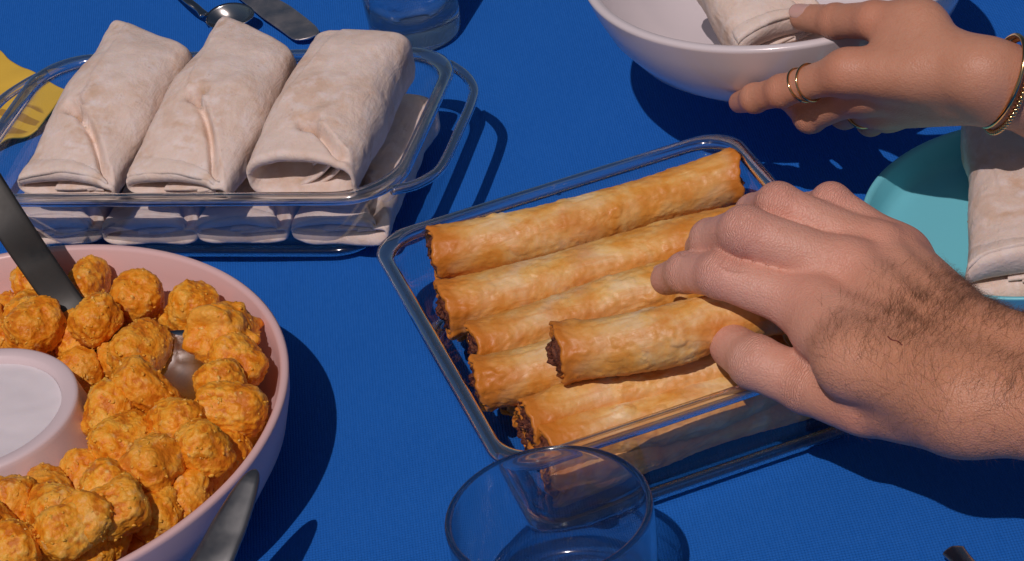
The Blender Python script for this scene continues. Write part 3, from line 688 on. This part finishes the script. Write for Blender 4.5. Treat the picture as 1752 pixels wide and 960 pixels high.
hp = [P(528, 66, .0035), P(522, 58, .0035), P(500, 40, .0035), P(465, 15, .004), P(430, -8, .004), P(390, -34, .0045), P(300, -95, .006), P(180, -180, .006)]
L8 = smooth_path([tuple(q - org) for q in hp], 70)
make('blade', flat_bar(L8, np.interp(np.linspace(0, 1, 70), [0, .03, .09, .18, .4, .7, 1], [.003, .011, .0155, .018, .0195, .012, .016]), np.interp(np.linspace(0, 1, 70), [0, .6, .75, 1], [.0013, .0018, .004, .006]), None), M['satin_steel'], tk_)
# utensil whose tip pokes in at the bottom
fk = empty('table_spoon', P(1650, 985, .004)); tag(fk, 'steel spoon on the cloth beside the forearm shadow, only its rounded handle end showing', 'spoon'); org = fk.location.copy()
hp = [P(1628, 938, .005), P(1636, 948, .005), P(1655, 968, .005), P(1700, 1010, .006), P(1780, 1080, .007), P(1850, 1140, .006)]
make('handle', flat_bar(smooth_path([tuple(q - org) for q in hp], 50), np.interp(np.linspace(0, 1, 50), [0, .04, .1, .5, 1], [.003, .0075, .010, .008, .005]), .0022, (1, .7, 0)), M['steel'], fk)
sb = make('spoon_bowl', spoon_bowl(.05, .034, .009), M['steel'], fk); sb.location = P(1890, 1178, .008) - org; sb.rotation_euler = (0, 0, -.6)

# ------------------------------------------------------------------ drinking glasses
def tumbler(name, label, centre, prof_out, tk, base_t, water=None, group='drinking glasses'):
    root = empty(name, centre); tag(root, label, 'glass', group)
    po = [(r, z) for r, z in prof_out]; top = po[-1][1]
    # smooth outside, over the rim, down the inside
    pi = [(max(.001, r - tk), max(z, base_t)) for r, z in po[::-1] if z > base_t]
    rim = [(po[-1][0] - tk * .12, top + tk * .32), (po[-1][0] - tk * .5, top + tk * .5), (po[-1][0] - tk * .88, top + tk * .32)]
    rin = pi[-1][0]
    inner_base = [(rin - .0015, base_t + .0022), (rin - .005, base_t + .0005), (rin * .5, base_t - .0004), (.0005, base_t - .0004)]
    V, F = lathe([(.0005, po[0][1] + .0012), (po[0][0] * .8, po[0][1] + .0012), (po[0][0] * .93, po[0][1] + .0002)] + po + rim + pi + inner_base, 128)
    make('body', (V, F), M['tumbler_glass'], root)
    if water:
        wz = water; inside = [(r - tk - .0002, z) for r, z in po if base_t + .003 < z < wz]
        rt = np.interp(wz, [z for r, z in po], [r for r, z in po]) - tk - .0002
        w = make('water', lathe([(.0005, base_t + .0002), (rin * .6, base_t + .0002), (inside[0][0] - .004, base_t + .0012)] + inside + [(rt, wz - .0003), (rt - .001, wz - .0006), (.0005, wz - .0006)], 96), M['water'])
        w.location = centre; tag(w, 'clear water standing in the tall glass beyond the burritos', 'water')
    return root
gz = .062
gc = P(938.5, 877, gz); gc.z = 0.0
R_ = .0418
tumbler('drinking_glass', 'short clear tumbler standing in front of the square dish, empty', gc, [(R_ * .80, .0004), (R_ * .86, .003), (R_ * .90, .010), (R_ * .95, .024), (R_ * .985, .042), (R_, .060), (R_ * 1.0, gz)], .0027, .010)
wc = P(716, 70, .0); R2 = .0275
tumbler('drinking_glass', 'tall clear glass of water behind the burrito dish', wc + Vector((0, .008, 0)), [(R2 * .88, .0004), (R2 * .95, .003), (R2 * .98, .010), (R2 * 1.01, .03), (R2 * 1.06, .06), (R2 * 1.1, .095)], .0022, .013, water=.062)

# ------------------------------------------------------------------ teal plate and its burrito
zp = .020
PL, PT, PBm = P(1478, 342, zp), P(1690, 211, zp), P(1752, 512, zp)
def circ3(a, b, c):
    ax, ay, bx, by, cx, cy = a.x, a.y, b.x, b.y, c.x, c.y; d = 2 * (ax * (by - cy) + bx * (cy - ay) + cx * (ay - by))
    ux = ((ax * ax + ay * ay) * (by - cy) + (bx * bx + by * by) * (cy - ay) + (cx * cx + cy * cy) * (ay - by)) / d
    uy = ((ax * ax + ay * ay) * (cx - bx) + (bx * bx + by * by) * (ax - cx) + (cx * cx + cy * cy) * (bx - ax)) / d
    return Vector((ux, uy, 0)), math.hypot(ax - ux, ay - uy)
pc, pr = circ3(PL, PT, PBm)
print('plate', pc, pr)
plate = empty('plate', pc); tag(plate, 'teal round plate with raised sides beside the forearm, under a burrito', 'plate')
make('dish', lathe([(pr * .55, .0006), (pr * .84, .0006), (pr * .90, .003), (pr * .97, .012), (pr * .995, zp - .001), (pr, zp - .0003), (pr - .0006, zp + .0003), (pr - .0022, zp), (pr - .0035, zp - .002), (pr * .935, .0110), (pr * .905, .0065), (pr * .865, .0048), (pr * .8, .0043), (pr * .5, .0042)], 140), M['teal'], plate)
burrito('white flour burrito lying on the teal plate, its folded end toward the forearm', P(1752, 462, .0265), P(1735, 215, .0265), .052, .040, 71, cr=(.008, .016, .021, .003), front=.8, group='burritos elsewhere on the table')
for i, (px, py) in enumerate(((1662, 422), (1659, 381))):
    o = make('crumb', (tot_mesh(90 + i).vertices and lathe([(.0006, 0), (.0011, .0003), (.0012, .0008), (.0006, .0013)], 9)), M['crumb']); o.location = P(px, py, .0048)
    tag(o, 'tiny brown crumb on the teal plate by the burrito', 'crumb', 'crumbs on the teal plate')
o = make('crumb', lathe([(.0006, 0), (.0012, .0003), (.0014, .0008), (.0007, .0014)], 9), M['pale_crumb']); o.location = P(948, 320, .0065); tag(o, 'tiny pale crumb inside the square dish behind the back roll', 'crumb')

# ------------------------------------------------------------------ white bowl held in the air, with a burrito in it
zw = .100
wb_c = Vector((.1622, 1.1427, zw)); Rw = .1000
wbowl = empty('white_bowl', (wb_c.x, wb_c.y, zw)); tag(wbowl, 'white porcelain bowl held up in a hand with gold rings', 'bowl')
wbowl.rotation_euler = (math.radians(0), math.radians(0), 0)
pw_ = [(.020, -.060), (.046, -.060), (.048, -.0575), (.064, -.053), (.080, -.041), (.091, -.026), (.0970, -.012), (Rw, -.002), (Rw + .0004, -.0006), (Rw - .0006, .0006), (Rw - .0025, .0010), (Rw - .0045, .0002), (Rw - .0058, -.002), (.0905, -.014), (.084, -.026), (.072, -.040), (.056, -.0495), (.03, -.0535), (.001, -.054)]
make('shell', lathe(pw_, 160), M['white_ware'], wbowl)
burrito('half eaten flour burrito lying in the white bowl', P(1330, 62, .088), P(1235, -75, .100), .046, .034, 81, cr=(-.004, .03, .019, .002), front=.85, group='burritos elsewhere on the table')

# ------------------------------------------------------------------ yellow napkin
def napkin():
    n = 70; g = np.linspace(0, 1, n); U, Vv = np.meshgrid(g, g, indexing='ij')
    A, B, C_, D = [np.array(P(*q, .002)) for q in ((-20, 78), (120, 156), (62, 222), (-60, 262))]
    X = ((1 - U) * (1 - Vv))[..., None] * A + (U * (1 - Vv))[..., None] * B + (U * Vv)[..., None] * C_ + ((1 - U) * Vv)[..., None] * D
    p = X.copy(); X[..., 0] += .003 * vnoise(p, 45, 3); X[..., 1] += .004 * vnoise(p, 40, 5) * (.3 + Vv)
    X[..., 2] = .0022 + .0012 * fbm(p, 30, 2, 8) + .003 * Vv ** 3 * (1 + np.sin(U * 13)) * .5
    top = X.reshape(-1, 3); bot = top - np.array([0, 0, .0016])
    F = grid_faces(n, n, False).tolist(); m = n * n
    Fb = [[i + m for i in q[::-1]] for q in F]
    bd = list(range(0, n)) + [i * n + n - 1 for i in range(1, n)] + [(n - 1) * n + j for j in range(n - 2, -1, -1)] + [i * n for i in range(n - 2, 0, -1)]
    side = [[bd[k], bd[k] + m, bd[(k + 1) % len(bd)] + m, bd[(k + 1) % len(bd)]] for k in range(len(bd))]
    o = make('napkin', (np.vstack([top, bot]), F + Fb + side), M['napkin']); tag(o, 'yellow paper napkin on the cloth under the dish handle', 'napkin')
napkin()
#HANDS
# ------------------------------------------------------------------ hands: one continuous surface each, grown from bones
def seg_d(X, a, b, ra, rb):
    ab = b - a; L2 = float(ab @ ab) + 1e-12
    t = np.clip(((X - a) @ ab) / L2, 0, 1)
    return np.linalg.norm(X - (a + t[..., None] * ab), axis=-1) - (ra + t * (rb - ra))
def smin(a, b, k):
    h = np.clip(.5 + .5 * (b - a) / k, 0, 1)
    return b + (a - b) * h - k * h * (1 - h)
class Field:
    def __init__(self, lo, hi, h):
        self.lo = np.asarray(lo, float); self.h = h
        self.n = np.ceil((np.asarray(hi, float) - self.lo) / h).astype(int) + 1
        self.ax = [self.lo[i] + h * np.arange(self.n[i]) for i in range(3)]
    def blank(self): return np.full(self.n, .05, np.float32)
    def box(self, pts, m):
        p = np.asarray(pts); lo = p.min(0) - m; hi = p.max(0) + m
        i0 = np.clip(np.floor((lo - self.lo) / self.h).astype(int), 0, self.n - 1); i1 = np.clip(np.ceil((hi - self.lo) / self.h).astype(int) + 1, 1, self.n)
        return tuple(slice(a, b) for a, b in zip(i0, i1))
    def pts(self, sl):
        g = np.meshgrid(*[self.ax[i][sl[i]] for i in range(3)], indexing='ij'); return np.stack(g, -1)
    def cone(self, D, a, b, ra, rb, k=.004, sub=False):
        a, b = np.asarray(a, float), np.asarray(b, float)
        sl = self.box([a, b], max(ra, rb) + k + .004)
        d = seg_d(self.pts(sl), a, b, ra, rb)
        if sub: D[sl] = -smin(-D[sl], d, k)
        else: D[sl] = smin(D[sl], d, k)
def surface_nets(D, lo, h):
    nx, ny, nz = D.shape; s = D < 0
    c = s[:-1, :-1, :-1].astype(np.int8)
    cnt = np.zeros((nx - 1, ny - 1, nz - 1), np.int8)
    for dx in (0, 1):
        for dy in (0, 1):
            for dz in (0, 1): cnt += s[dx:nx - 1 + dx, dy:ny - 1 + dy, dz:nz - 1 + dz]
    act = (cnt > 0) & (cnt < 8); idx = np.argwhere(act)
    vid = np.full(act.shape, -1, np.int64); vid[act] = np.arange(len(idx))
    corner = np.array([(x, y, z) for x in (0, 1) for y in (0, 1) for z in (0, 1)])
    val = np.stack([D[idx[:, 0] + q[0], idx[:, 1] + q[1], idx[:, 2] + q[2]] for q in corner], 1).astype(float)
    acc = np.zeros((len(idx), 3)); num = np.zeros(len(idx))
    for i in range(8):
        for j in range(i + 1, 8):
            if np.abs(corner[i] - corner[j]).sum() != 1: continue
            m = (val[:, i] < 0) != (val[:, j] < 0)
            t = np.where(m, val[:, i] / (val[:, i] - val[:, j] + 1e-20), 0)
            acc += np.where(m[:, None], corner[i] + t[:, None] * (corner[j] - corner[i]), 0); num += m
    V = lo + h * (idx + acc / num[:, None])
    F = []
    for ax in range(3):
        o1, o2 = (ax + 1) % 3, (ax + 2) % 3
        sl0 = [slice(None)] * 3; sl1 = [slice(None)] * 3; sl0[ax] = slice(0, -1); sl1[ax] = slice(1, None)
        e = s[tuple(sl0)] != s[tuple(sl1)]
        ii = np.argwhere(e); ii = ii[(ii[:, o1] > 0) & (ii[:, o2] > 0) & (ii[:, o1] < D.shape[o1] - 1) & (ii[:, o2] < D.shape[o2] - 1)]
        st = s[tuple(ii.T)]
        def g(a, b):
            q = ii.copy(); q[:, o1] -= a; q[:, o2] -= b; return vid[tuple(q.T)]
        q = np.stack([g(0, 0), g(1, 0), g(1, 1), g(0, 1)], 1)
        q[~st] = q[~st][:, ::-1]
        F.append(q)
    return V, np.vstack(F)
def build_hand(name, label, palm, fingers, h, mat, tan=None, fk_=.008, extra=None):
    """palm: list of (a,b,ra,rb,k); fingers: list of (points, radii)"""
    allp = [np.asarray(q) for pr in palm for q in pr[:2]] + [np.asarray(q) for f in fingers for q in f[0]]
    lo = np.min(allp, 0) - .045; hi = np.max(allp, 0) + .045
    hi[0] = min(hi[0], HAND_CUT)
    Fd = Field(lo, hi, h); Dp = Fd.blank()
    for a, b, ra, rb, k in palm: Fd.cone(Dp, a, b, ra, rb, k)
    D = Dp.copy()
    for pts, rad in fingers:
        Df = Fd.blank()
        for i in range(len(pts) - 1):
            Fd.cone(Df, pts[i], pts[i + 1], rad[i], rad[i + 1], .0022)
        for i in range(1, len(pts) - 1):
            Fd.cone(Df, pts[i], np.asarray(pts[i]) + 1e-5, rad[i] * .98, rad[i] * .98, .003)
        D = np.minimum(D, smin(Dp, Df, fk_ if len(pts) == 4 and pts is not fingers[-1][0] else .0035))
    if extra: extra(Fd, D)
    V, F = surface_nets(D, Fd.lo, h)
    # relax a little
    E = np.vstack([F[:, [0, 1]], F[:, [1, 2]], F[:, [2, 3]], F[:, [3, 0]]])
    for it in range(5):
        S = np.zeros_like(V); N = np.zeros(len(V))
        np.add.at(S, E[:, 0], V[E[:, 1]]); np.add.at(S, E[:, 1], V[E[:, 0]]); np.add.at(N, E[:, 0], 1); np.add.at(N, E[:, 1], 1)
        V = V * .5 + .5 * S / np.maximum(N, 1)[:, None]
    o = make(name, (V, F), mat); tag(o, label, 'person')
    me = o.data
    fl = np.zeros(len(V)); wr = np.zeros(len(V)); axl = np.zeros(len(V))
    for pts, rad in fingers:
        pts = [np.asarray(p) for p in pts]
        for i, w, sz in ((0, .8, .013), (1, .8, .010), (2, .5, .007), (3, .6, .008)):
            if i < len(pts): fl = np.maximum(fl, w * np.exp(-((V - pts[i]) ** 2).sum(1) / sz ** 2 * .7))
        for i in range(1, len(pts) - 1):
            d = pts[i + 1] - pts[i - 1]; d /= np.linalg.norm(d); t = (V - pts[i]) @ d; dist = np.linalg.norm(V - pts[i], axis=1)
            m = np.exp(-(t / .0055) ** 2) * (dist < rad[i] * 1.8); axl = np.where(m > wr, t, axl); wr = np.maximum(wr, m)
    tn = np.zeros(len(V))
    if tan is not None:
        ta, tb = tan; d = tb - ta; tn = sstep(.0, 1.0, ((V - ta) @ d) / (d @ d))
    for nm, arr in (('tan', tn), ('flush', fl), ('wrinkle', wr), ('axial', axl)):
        at = me.attributes.new(nm, 'FLOAT', 'POINT'); at.data.foreach_set('value', arr.astype(np.float32))
    return o, V, F
def nail(parent, tip, dip, up, r, w, l, mat):
    """a curved nail plate on the back of the last finger bone"""
    tip, dip, up = Vector(tip), Vector(dip), Vector(up); y = (tip - dip).normalized(); x = y.cross(up).normalized(); z = x.cross(y)
    nu, nv = 13, 15; u = np.linspace(-1, 1, nu); v = np.linspace(-1, 1, nv); U, Vv = np.meshgrid(u, v, indexing='ij')
    ww = w * np.sqrt(np.clip(1 - np.abs(Vv) ** 3.5 * .55, 0.05, 1))
    ang = U * ww / r; X = r * np.sin(ang) * .98; Z = r * np.cos(ang) - .0010 * (Vv < -.9) - .0003 * np.abs(U) ** 4; Y = Vv * l - .0006 * U ** 2
    top = np.stack([X, Y, Z], -1).reshape(-1, 3); bot = top - np.array([0, 0, .0011])
    F = grid_faces(nu, nv, False).tolist(); m = nu * nv
    Fb = [[i + m for i in q[::-1]] for q in F]
    bd = list(range(nv)) + [i * nv + nv - 1 for i in range(1, nu)] + [(nu - 1) * nv + j for j in range(nv - 2, -1, -1)] + [i * nv for i in range(nu - 2, 0, -1)]
    side = [[bd[k], bd[k] + m, bd[(k + 1) % len(bd)] + m, bd[(k + 1) % len(bd)]] for k in range(len(bd))]
    o = make('fingernail', (np.vstack([top, bot]), F + Fb + side), mat, parent)
    R = Matrix((x, y, z)).transposed().to_4x4(); o.matrix_basis = Matrix.Translation(tip - y * .0015) @ R
    return o
A_ = lambda x, y: (1100 + x / 3.2, 300 + y / 3.2)
B_ = lambda x, y: (1170 + x / 4, 520 + y / 4)
C_ = lambda x, y: (1230 + x / 4, y / 4)
D_ = lambda x, y: (1452 + x / 4, y / 4)
npv = lambda v: np.array(v, float)
# ---- the hand that takes the roll
HAND_CUT = .40
I0, M0, R0, K0 = P(1400, 530, .0820), P(1463, 466, .0885), P(1511, 436, .0865), P(1547, 440, .0800)
I1 = ray_at_len(*A_(420, 543), I0, .0455, False); I2 = ray_at_len(*A_(235, 532), I1, .025, False); I3 = ray_at_len(*A_(130, 568), I2, .0185, False)
M1 = ray_at_len(*A_(560, 306), M0, .0445, True); M2 = ray_at_len(*A_(372, 352), M1, .029, False); M3 = ray_at_len(*A_(318, 400), M2, .022, False)
R1 = ray_at_len(*A_(740, 160), R0, .048, True); R2_ = ray_at_len(*A_(610, 205), R1, .028, False); R3 = R2_ + Vector((-.004, .004, -.022))
K1 = ray_at_len(*A_(1030, 148), K0, .0385, True); K2 = ray_at_len(*A_(905, 190), K1, .022, False); K3 = K2 + Vector((-.005, .004, -.018))
T3 = P(*B_(330, 290), .060); T2 = ray_at_len(*B_(490, 400), T3, .022, True); T1 = P(*B_(850, 555), .0580); T0 = P(*B_(1220, 690), .0610)
Wm = P(1660, 645, .083); Fm = P(1780, 664, .084); Gm = P(2150, 740, .086)
for nm, ch in (('I', (I0, I1, I2, I3)), ('M', (M0, M1, M2, M3)), ('R', (R0, R1, R2_, R3)), ('K', (K0, K1, K2, K3)), ('T', (T0, T1, T2, T3)), ('W', (Wm, Fm, Gm))): print(nm, [tuple(round(c, 4) for c in q) for q in ch])
wx = Vector((.25, .95, 0)).normalized()          # across the wrist
W_i, W_k = Wm - wx * .016, Wm + wx * .013 + Vector((.004, 0, .001))
F_i, F_k = Fm - wx * .014, Fm + wx * .013
G_i, G_k = Gm - wx * .022, Gm + wx * .022
Q1 = P(1408, 560, .0810); Q2 = P(1462, 618, .0830)
palm = [(W_i, I0, .0180, .0122, .009), (Wm, M0, .0185, .0122, .009), (Wm + wx * .006, R0, .0180, .0114, .009), (W_k, K0, .0175, .0102, .009),
        (W_i, F_i, .0182, .0172, .012), (W_k, F_k, .0178, .0172, .012), (F_i, G_i, .0172, .024, .012), (F_k, G_k, .0172, .024, .012),
        (I0, Q1, .0120, .0125, .008), (Q1, Q2, .0125, .0140, .008), (Q2, W_i, .0140, .0180, .012),
        (I0 * .88 + I1 * .12 - Vector((0, 0, .003)), M0 * .88 + M1 * .12 - Vector((0, 0, .003)), .0088, .0088, .006), (M0 * .86 + M1 * .14 - Vector((0, 0, .003)), R0 * .86 + R1 * .14 - Vector((0, 0, .003)), .0085, .0085, .006), (R0 * .86 + R1 * .14 - Vector((0, 0, .003)), K0 * .86 + K1 * .14 - Vector((0, 0, .003)), .008, .0075, .006),
        (W_i + Vector((-.008, .004, -.008)), T0 + Vector((.006, -.004, .0)), .0150, .0125, .006)]
# tendons and knuckle heads under the skin
for q, f in ((I0, .0045), (M0, .0050), (R0, .0048), (K0, .0042)):
    palm.append((q + Vector((-.0015, -.0005, .0080)), q + Vector((.001, -.002, .0078)), f + .0016, f + .0016, .005))
    a = q + Vector((0, -.002, .0085)); b = Wm + (q - M0) * .25 + Vector((0, 0, .0165)); palm.append((a + Vector((0, 0, .0012)), a * .35 + b * .65 + Vector((0, 0, .0010)), .0030, .0022, .0055))
for va, vb in ((P(1500, 470, .0985), P(1560, 560, .1000)), (P(1560, 560, .1000), P(1640, 610, .1000)), (P(1455, 545, .0945), P(1530, 600, .0985)), (P(1575, 470, .0930), P(1640, 560, .0990))):
    palm.append((va, vb, .0016, .0018, .003))
fingers = [((I0, I1, I2, I3), (.0117, .0098, .0086, .0073)), ((M0, M1, M2, M3), (.0118, .0106, .0088, .0074)), ((R0, R1, R2_, R3), (.0116, .0092, .0080, .0068)), ((K0, K1, K2, K3), (.0105, .0082, .0071, .0062)),
           ((T0, T1, T2, T3), (.0130, .0120, .0112, .0098))]
palm = [(npv(a), npv(b), ra, rb, k) for a, b, ra, rb, k in palm]; fingers = [([npv(q) for q in p], r) for p, r in fingers]
man, MV, MF = build_hand('person', 'bare hairy forearm and hand of a person taking a pastry roll from the square dish', palm, fingers, .0010, M['skin_m'], tan=(npv(I1 * .5 + M1 * .5), npv(Wm * .8 + M0 * .2)))
nail(man, I3, I2, Vector((.15, .25, .95)), .0074, .0050, .0058, M['nail'])
# arm hair
def arm_hair():
    rng = np.random.default_rng(3)
    me = man.data; n = len(MV); no = np.empty(n * 3); me.vertices.foreach_get('normal', no); no = no.reshape(-1, 3)
    wv = npv(Wm); ax = npv(Fm - Wm); ax /= np.linalg.norm(ax); hand = npv(M0 - Wm); hl = np.linalg.norm(hand); hand /= hl
    th = (MV - wv) @ hand; tf = (MV - wv) @ ax
    up = no[:, 2]
    dens = np.where(th > 0, np.clip(1.0 - th / (hl * .80), 0, 1) ** 1.1, 1.0) * np.clip(.45 + up * .8, .12, 1)
    kd = np.linalg.norm(MV - npv(T2), axis=1); dens *= np.clip((kd - .04) / .03, 0, 1)
    uln = (MV - wv) @ npv(wx); dens *= .22 + .95 * sstep(-.015, .03, uln)
    dens *= .4 + .6 * sstep(-.1, .4, vnoise(MV, 60, 9))
    dens[(MV[:, 0] > .26)] = 0
    N = 16000; ch = rng.choice(n, N, p=dens / dens.sum()); V = []; F = []
    for i, k in enumerate(ch):
        nn = no[k]; base = MV[k] + rng.normal(size=3) * .0004
        fd = ax * .25 + npv(wx) * .55 + hand * .10 + np.array([0, 0, -.25]) + rng.normal(size=3) * .17
        fd = fd - nn * (fd @ nn); fd /= np.linalg.norm(fd) + 1e-9
        L = rng.uniform(.005, .012); r = rng.uniform(.000018, .00004); s = np.cross(fd, nn)
        lift = rng.uniform(.08, .40); p = base - nn * .0005
        b0 = len(V)
        for j, (t, rr) in enumerate(((0, 1), (.35, .9), (.7, .65), (1, .1))):
            c = p + fd * (L * t) + nn * (L * lift * (t - .55 * t * t)) + s * (L * .12 * math.sin(t * 3 + i))
            V += [c + s * r * rr, c - s * r * rr * .5 + nn * r * rr * .87, c - s * r * rr * .5 - nn * r * rr * .87]
        for j in range(3):
            for q in range(3): F.append([b0 + j * 3 + q, b0 + j * 3 + (q + 1) % 3, b0 + j * 3 + 3 + (q + 1) % 3, b0 + j * 3 + 3 + q])
    o = make('arm_hair', (np.array(V), F), M['hair'], man); o['kind'] = 'stuff'
arm_hair()
# small scratch on the back of the hand
def on_skin(px, py):
    d = (P(px, py, 0) - CAMP).normalized(); o_ = MV - npv(CAMP); t_ = o_ @ npv(d); off = np.linalg.norm(o_ - t_[:, None] * npv(d), axis=1)
    k = np.where(off < .0016)[0]; return MV[k[np.argmin(t_[k])]]
sc_ = [on_skin(*q) for q in ((1516, 570), (1526, 575), (1534, 579), (1543, 585))]
make('scratch', tube(smooth_path(sc_, 20), .00032, 6), M['scab'], man)
# ---- the hand that holds the white bowl
i3 = P(*C_(140, 700), .066); i2 = ray_at_len(*C_(245, 672), i3, .018, True); i1 = ray_at_len(*C_(430, 622), i2, .021, True); i0 = ray_at_len(*C_(880, 490), i1, .042, True)
t3 = P(*C_(575, 120), .101); t2 = ray_at_len(*C_(800, 145), t3, .025, True); t1 = P(*C_(1060, 140), .117); t0 = P(*D_(480, 200), .116)
ww_ = P(*D_(985, 560), .102)
m0 = P(*C_(985, 625), i0.z - .016); m1 = ray_at_len(*C_(625, 795), m0, .040, False); m2 = m1 + Vector((-.006, .021, .001)); m3 = m2 + Vector((.002, .017, .002))
r0 = P(*C_(1085, 725), i0.z - .030); r1 = ray_at_len(*C_(860, 775), r0, .035, False); r2 = r1 + Vector((-.006, .020, .000)); r3 = r2 + Vector((.002, .016, .000))
k0 = P(*D_(270, 770), i0.z - .040); k1 = ray_at_len(*D_(150, 835), k0, .026, False); k2 = k1 + Vector((-.005, .016, .000)); k3 = k2 + Vector((.002, .013, .0))
print('woman', [tuple(round(c, 4) for c in q) for q in (i0, i1, i2, i3, m0, m1, r0, r1, k0, k1, t0, t1, t2, t3, ww_)])
fw = P(*D_(1330, 655), .088); gw = P(*D_(2300, 930), .062)
vx = Vector((-.25, -.30, .92)).normalized()         # across the wrist, thumb side up
w_i, w_k = ww_ + vx * .0065, ww_ - vx * .0075
palm = [(w_i, i0, .0130, .0098, .010), (ww_, m0, .0135, .0096, .010), (ww_ - vx * .004, r0, .0130, .0090, .010), (w_k, k0, .0125, .0082, .010),
        (w_i, fw + vx * .0075, .0132, .0145, .010), (w_k, fw - vx * .0090, .0128, .0145, .010), (fw + vx * .0075, gw + vx * .011, .0145, .024, .010), (fw - vx * .009, gw - vx * .013, .0145, .024, .010),
        (w_i + Vector((-.008, 0, .002)), t0, .0115, .0115, .012), (t0, t1, .0112, .0086, .008), (t1 * .5 + t0 * .5, i0 * .75 + ww_ * .25, .0068, .0080, .010), (t0, i0 * .5 + w_i * .5, .0095, .0095, .012)]
fingers = [((i0, i1, i2, i3), (.0092, .0074, .0067, .0054)), ((m0, m1, m2, m3), (.0090, .0078, .0068, .0056)), ((r0, r1, r2, r3), (.0086, .0073, .0063, .0054)), ((k0, k1, k2, k3), (.0076, .0065, .0057, .005)), ((t1, t2, t3), (.0090, .0080, .0066))]
palm = [(npv(a), npv(b), ra, rb, k) for a, b, ra, rb, k in palm]; fingers = [([npv(q) for q in p], r) for p, r in fingers]
HAND_CUT = .46
woman, WV, WF = build_hand('person', 'hand and wrist of a person with gold rings and bracelets, holding up the white bowl', palm, fingers, .0010, M['skin_w'])
nail(woman, t3 - (t3 - t2).normalized() * .001, t2, Vector((-.1, -.45, .85)), .0070, .0052, .0060, M['nail'])
def ring_band(label, c, axis, r, thick, group='gold rings on the holding hand', tw=0.0):
    axis = Vector(axis).normalized(); a = np.linspace(0, 2 * math.pi, 64, endpoint=False)
    x = axis.orthogonal().normalized(); y = axis.cross(x)
    pts = [tuple(x * (r * math.cos(q)) + y * (r * math.sin(q)) + axis * (tw * math.sin(q * 1.0 + 1))) for q in a]
    o = make('finger_ring', tube(pts, thick, 10, closed=True, up0=tuple(axis)), M['gold']); o.location = c
    tag(o, label, 'ring'); return o
dax = (i0 - i1).normalized()
ring_band('thin gold ring on the index finger, the one nearer the fingertip', i1 + (i0 - i1) * .30, dax + Vector((0, .1, .15)), .0084, .00062)
ring_band('thin gold ring on the index finger, the one nearer the knuckle', i1 + (i0 - i1) * .44, dax + Vector((0, -.1, .05)), .0088, .00062)
ring_band('gold ring showing under the curled ring finger', r0 + (r1 - r0) * .45, (r1 - r0), .0088, .0008)
def bracelet(label, c, axis, ra, rb, thick, beads):
    axis = Vector(axis).normalized(); root = empty('bracelet', c); tag(root, label, 'bracelet')
    x = (vx - axis * vx.dot(axis)).normalized(); y = axis.cross(x); a = np.linspace(0, 2 * math.pi, 96, endpoint=False)
    f = lambda q: x * (ra * math.cos(q)) + y * (rb * math.sin(q))
    make('band', tube([tuple(f(q)) for q in a], thick if not beads else thick * .7, 10, closed=True, up0=tuple(axis)), M['gold'], root)
    if beads:
        import bmesh
        bm = bmesh.new(); bmesh.ops.create_icosphere(bm, subdivisions=2, radius=thick * 1.25); me = bpy.data.meshes.new('bead'); bm.to_mesh(me); bm.free()
        me.polygons.foreach_set('use_smooth', [True] * len(me.polygons)); me.materials.append(M['gold'])
        for k in range(beads):
            o = bpy.data.objects.new('bead', me); COL.objects.link(o); o.parent = root; o.location = f(2 * math.pi * k / beads)
    return root
bax = (fw - ww_).normalized()
bracelet('plain gold bangle round the wrist, on the hand side', ww_ + (fw - ww_) * .12 + Vector((.001, 0, .001)), Vector((.90, -.05, -.42)), .0245, .0190, .00115, 0)
bracelet('beaded gold bracelet round the wrist, on the forearm side', ww_ + (fw - ww_) * .28, Vector((.90, -.03, -.38)), .0250, .0192, .00115, 66)

# glass bends sunlight on to cloth and food (refractive shadow caustics)
for o in SC.objects:
    if o.type != 'MESH' or not o.data.materials: continue
    mn = o.data.materials[0].name
    if mn in ('clear_rim_glass', 'clear_tumbler_glass', 'clear_water'): o.cycles.is_caustics_caster = True
    elif mn in ('blue_cloth', 'flour_tortilla', 'fried_pastry', 'yellow_paper'): o.cycles.is_caustics_receiver = True
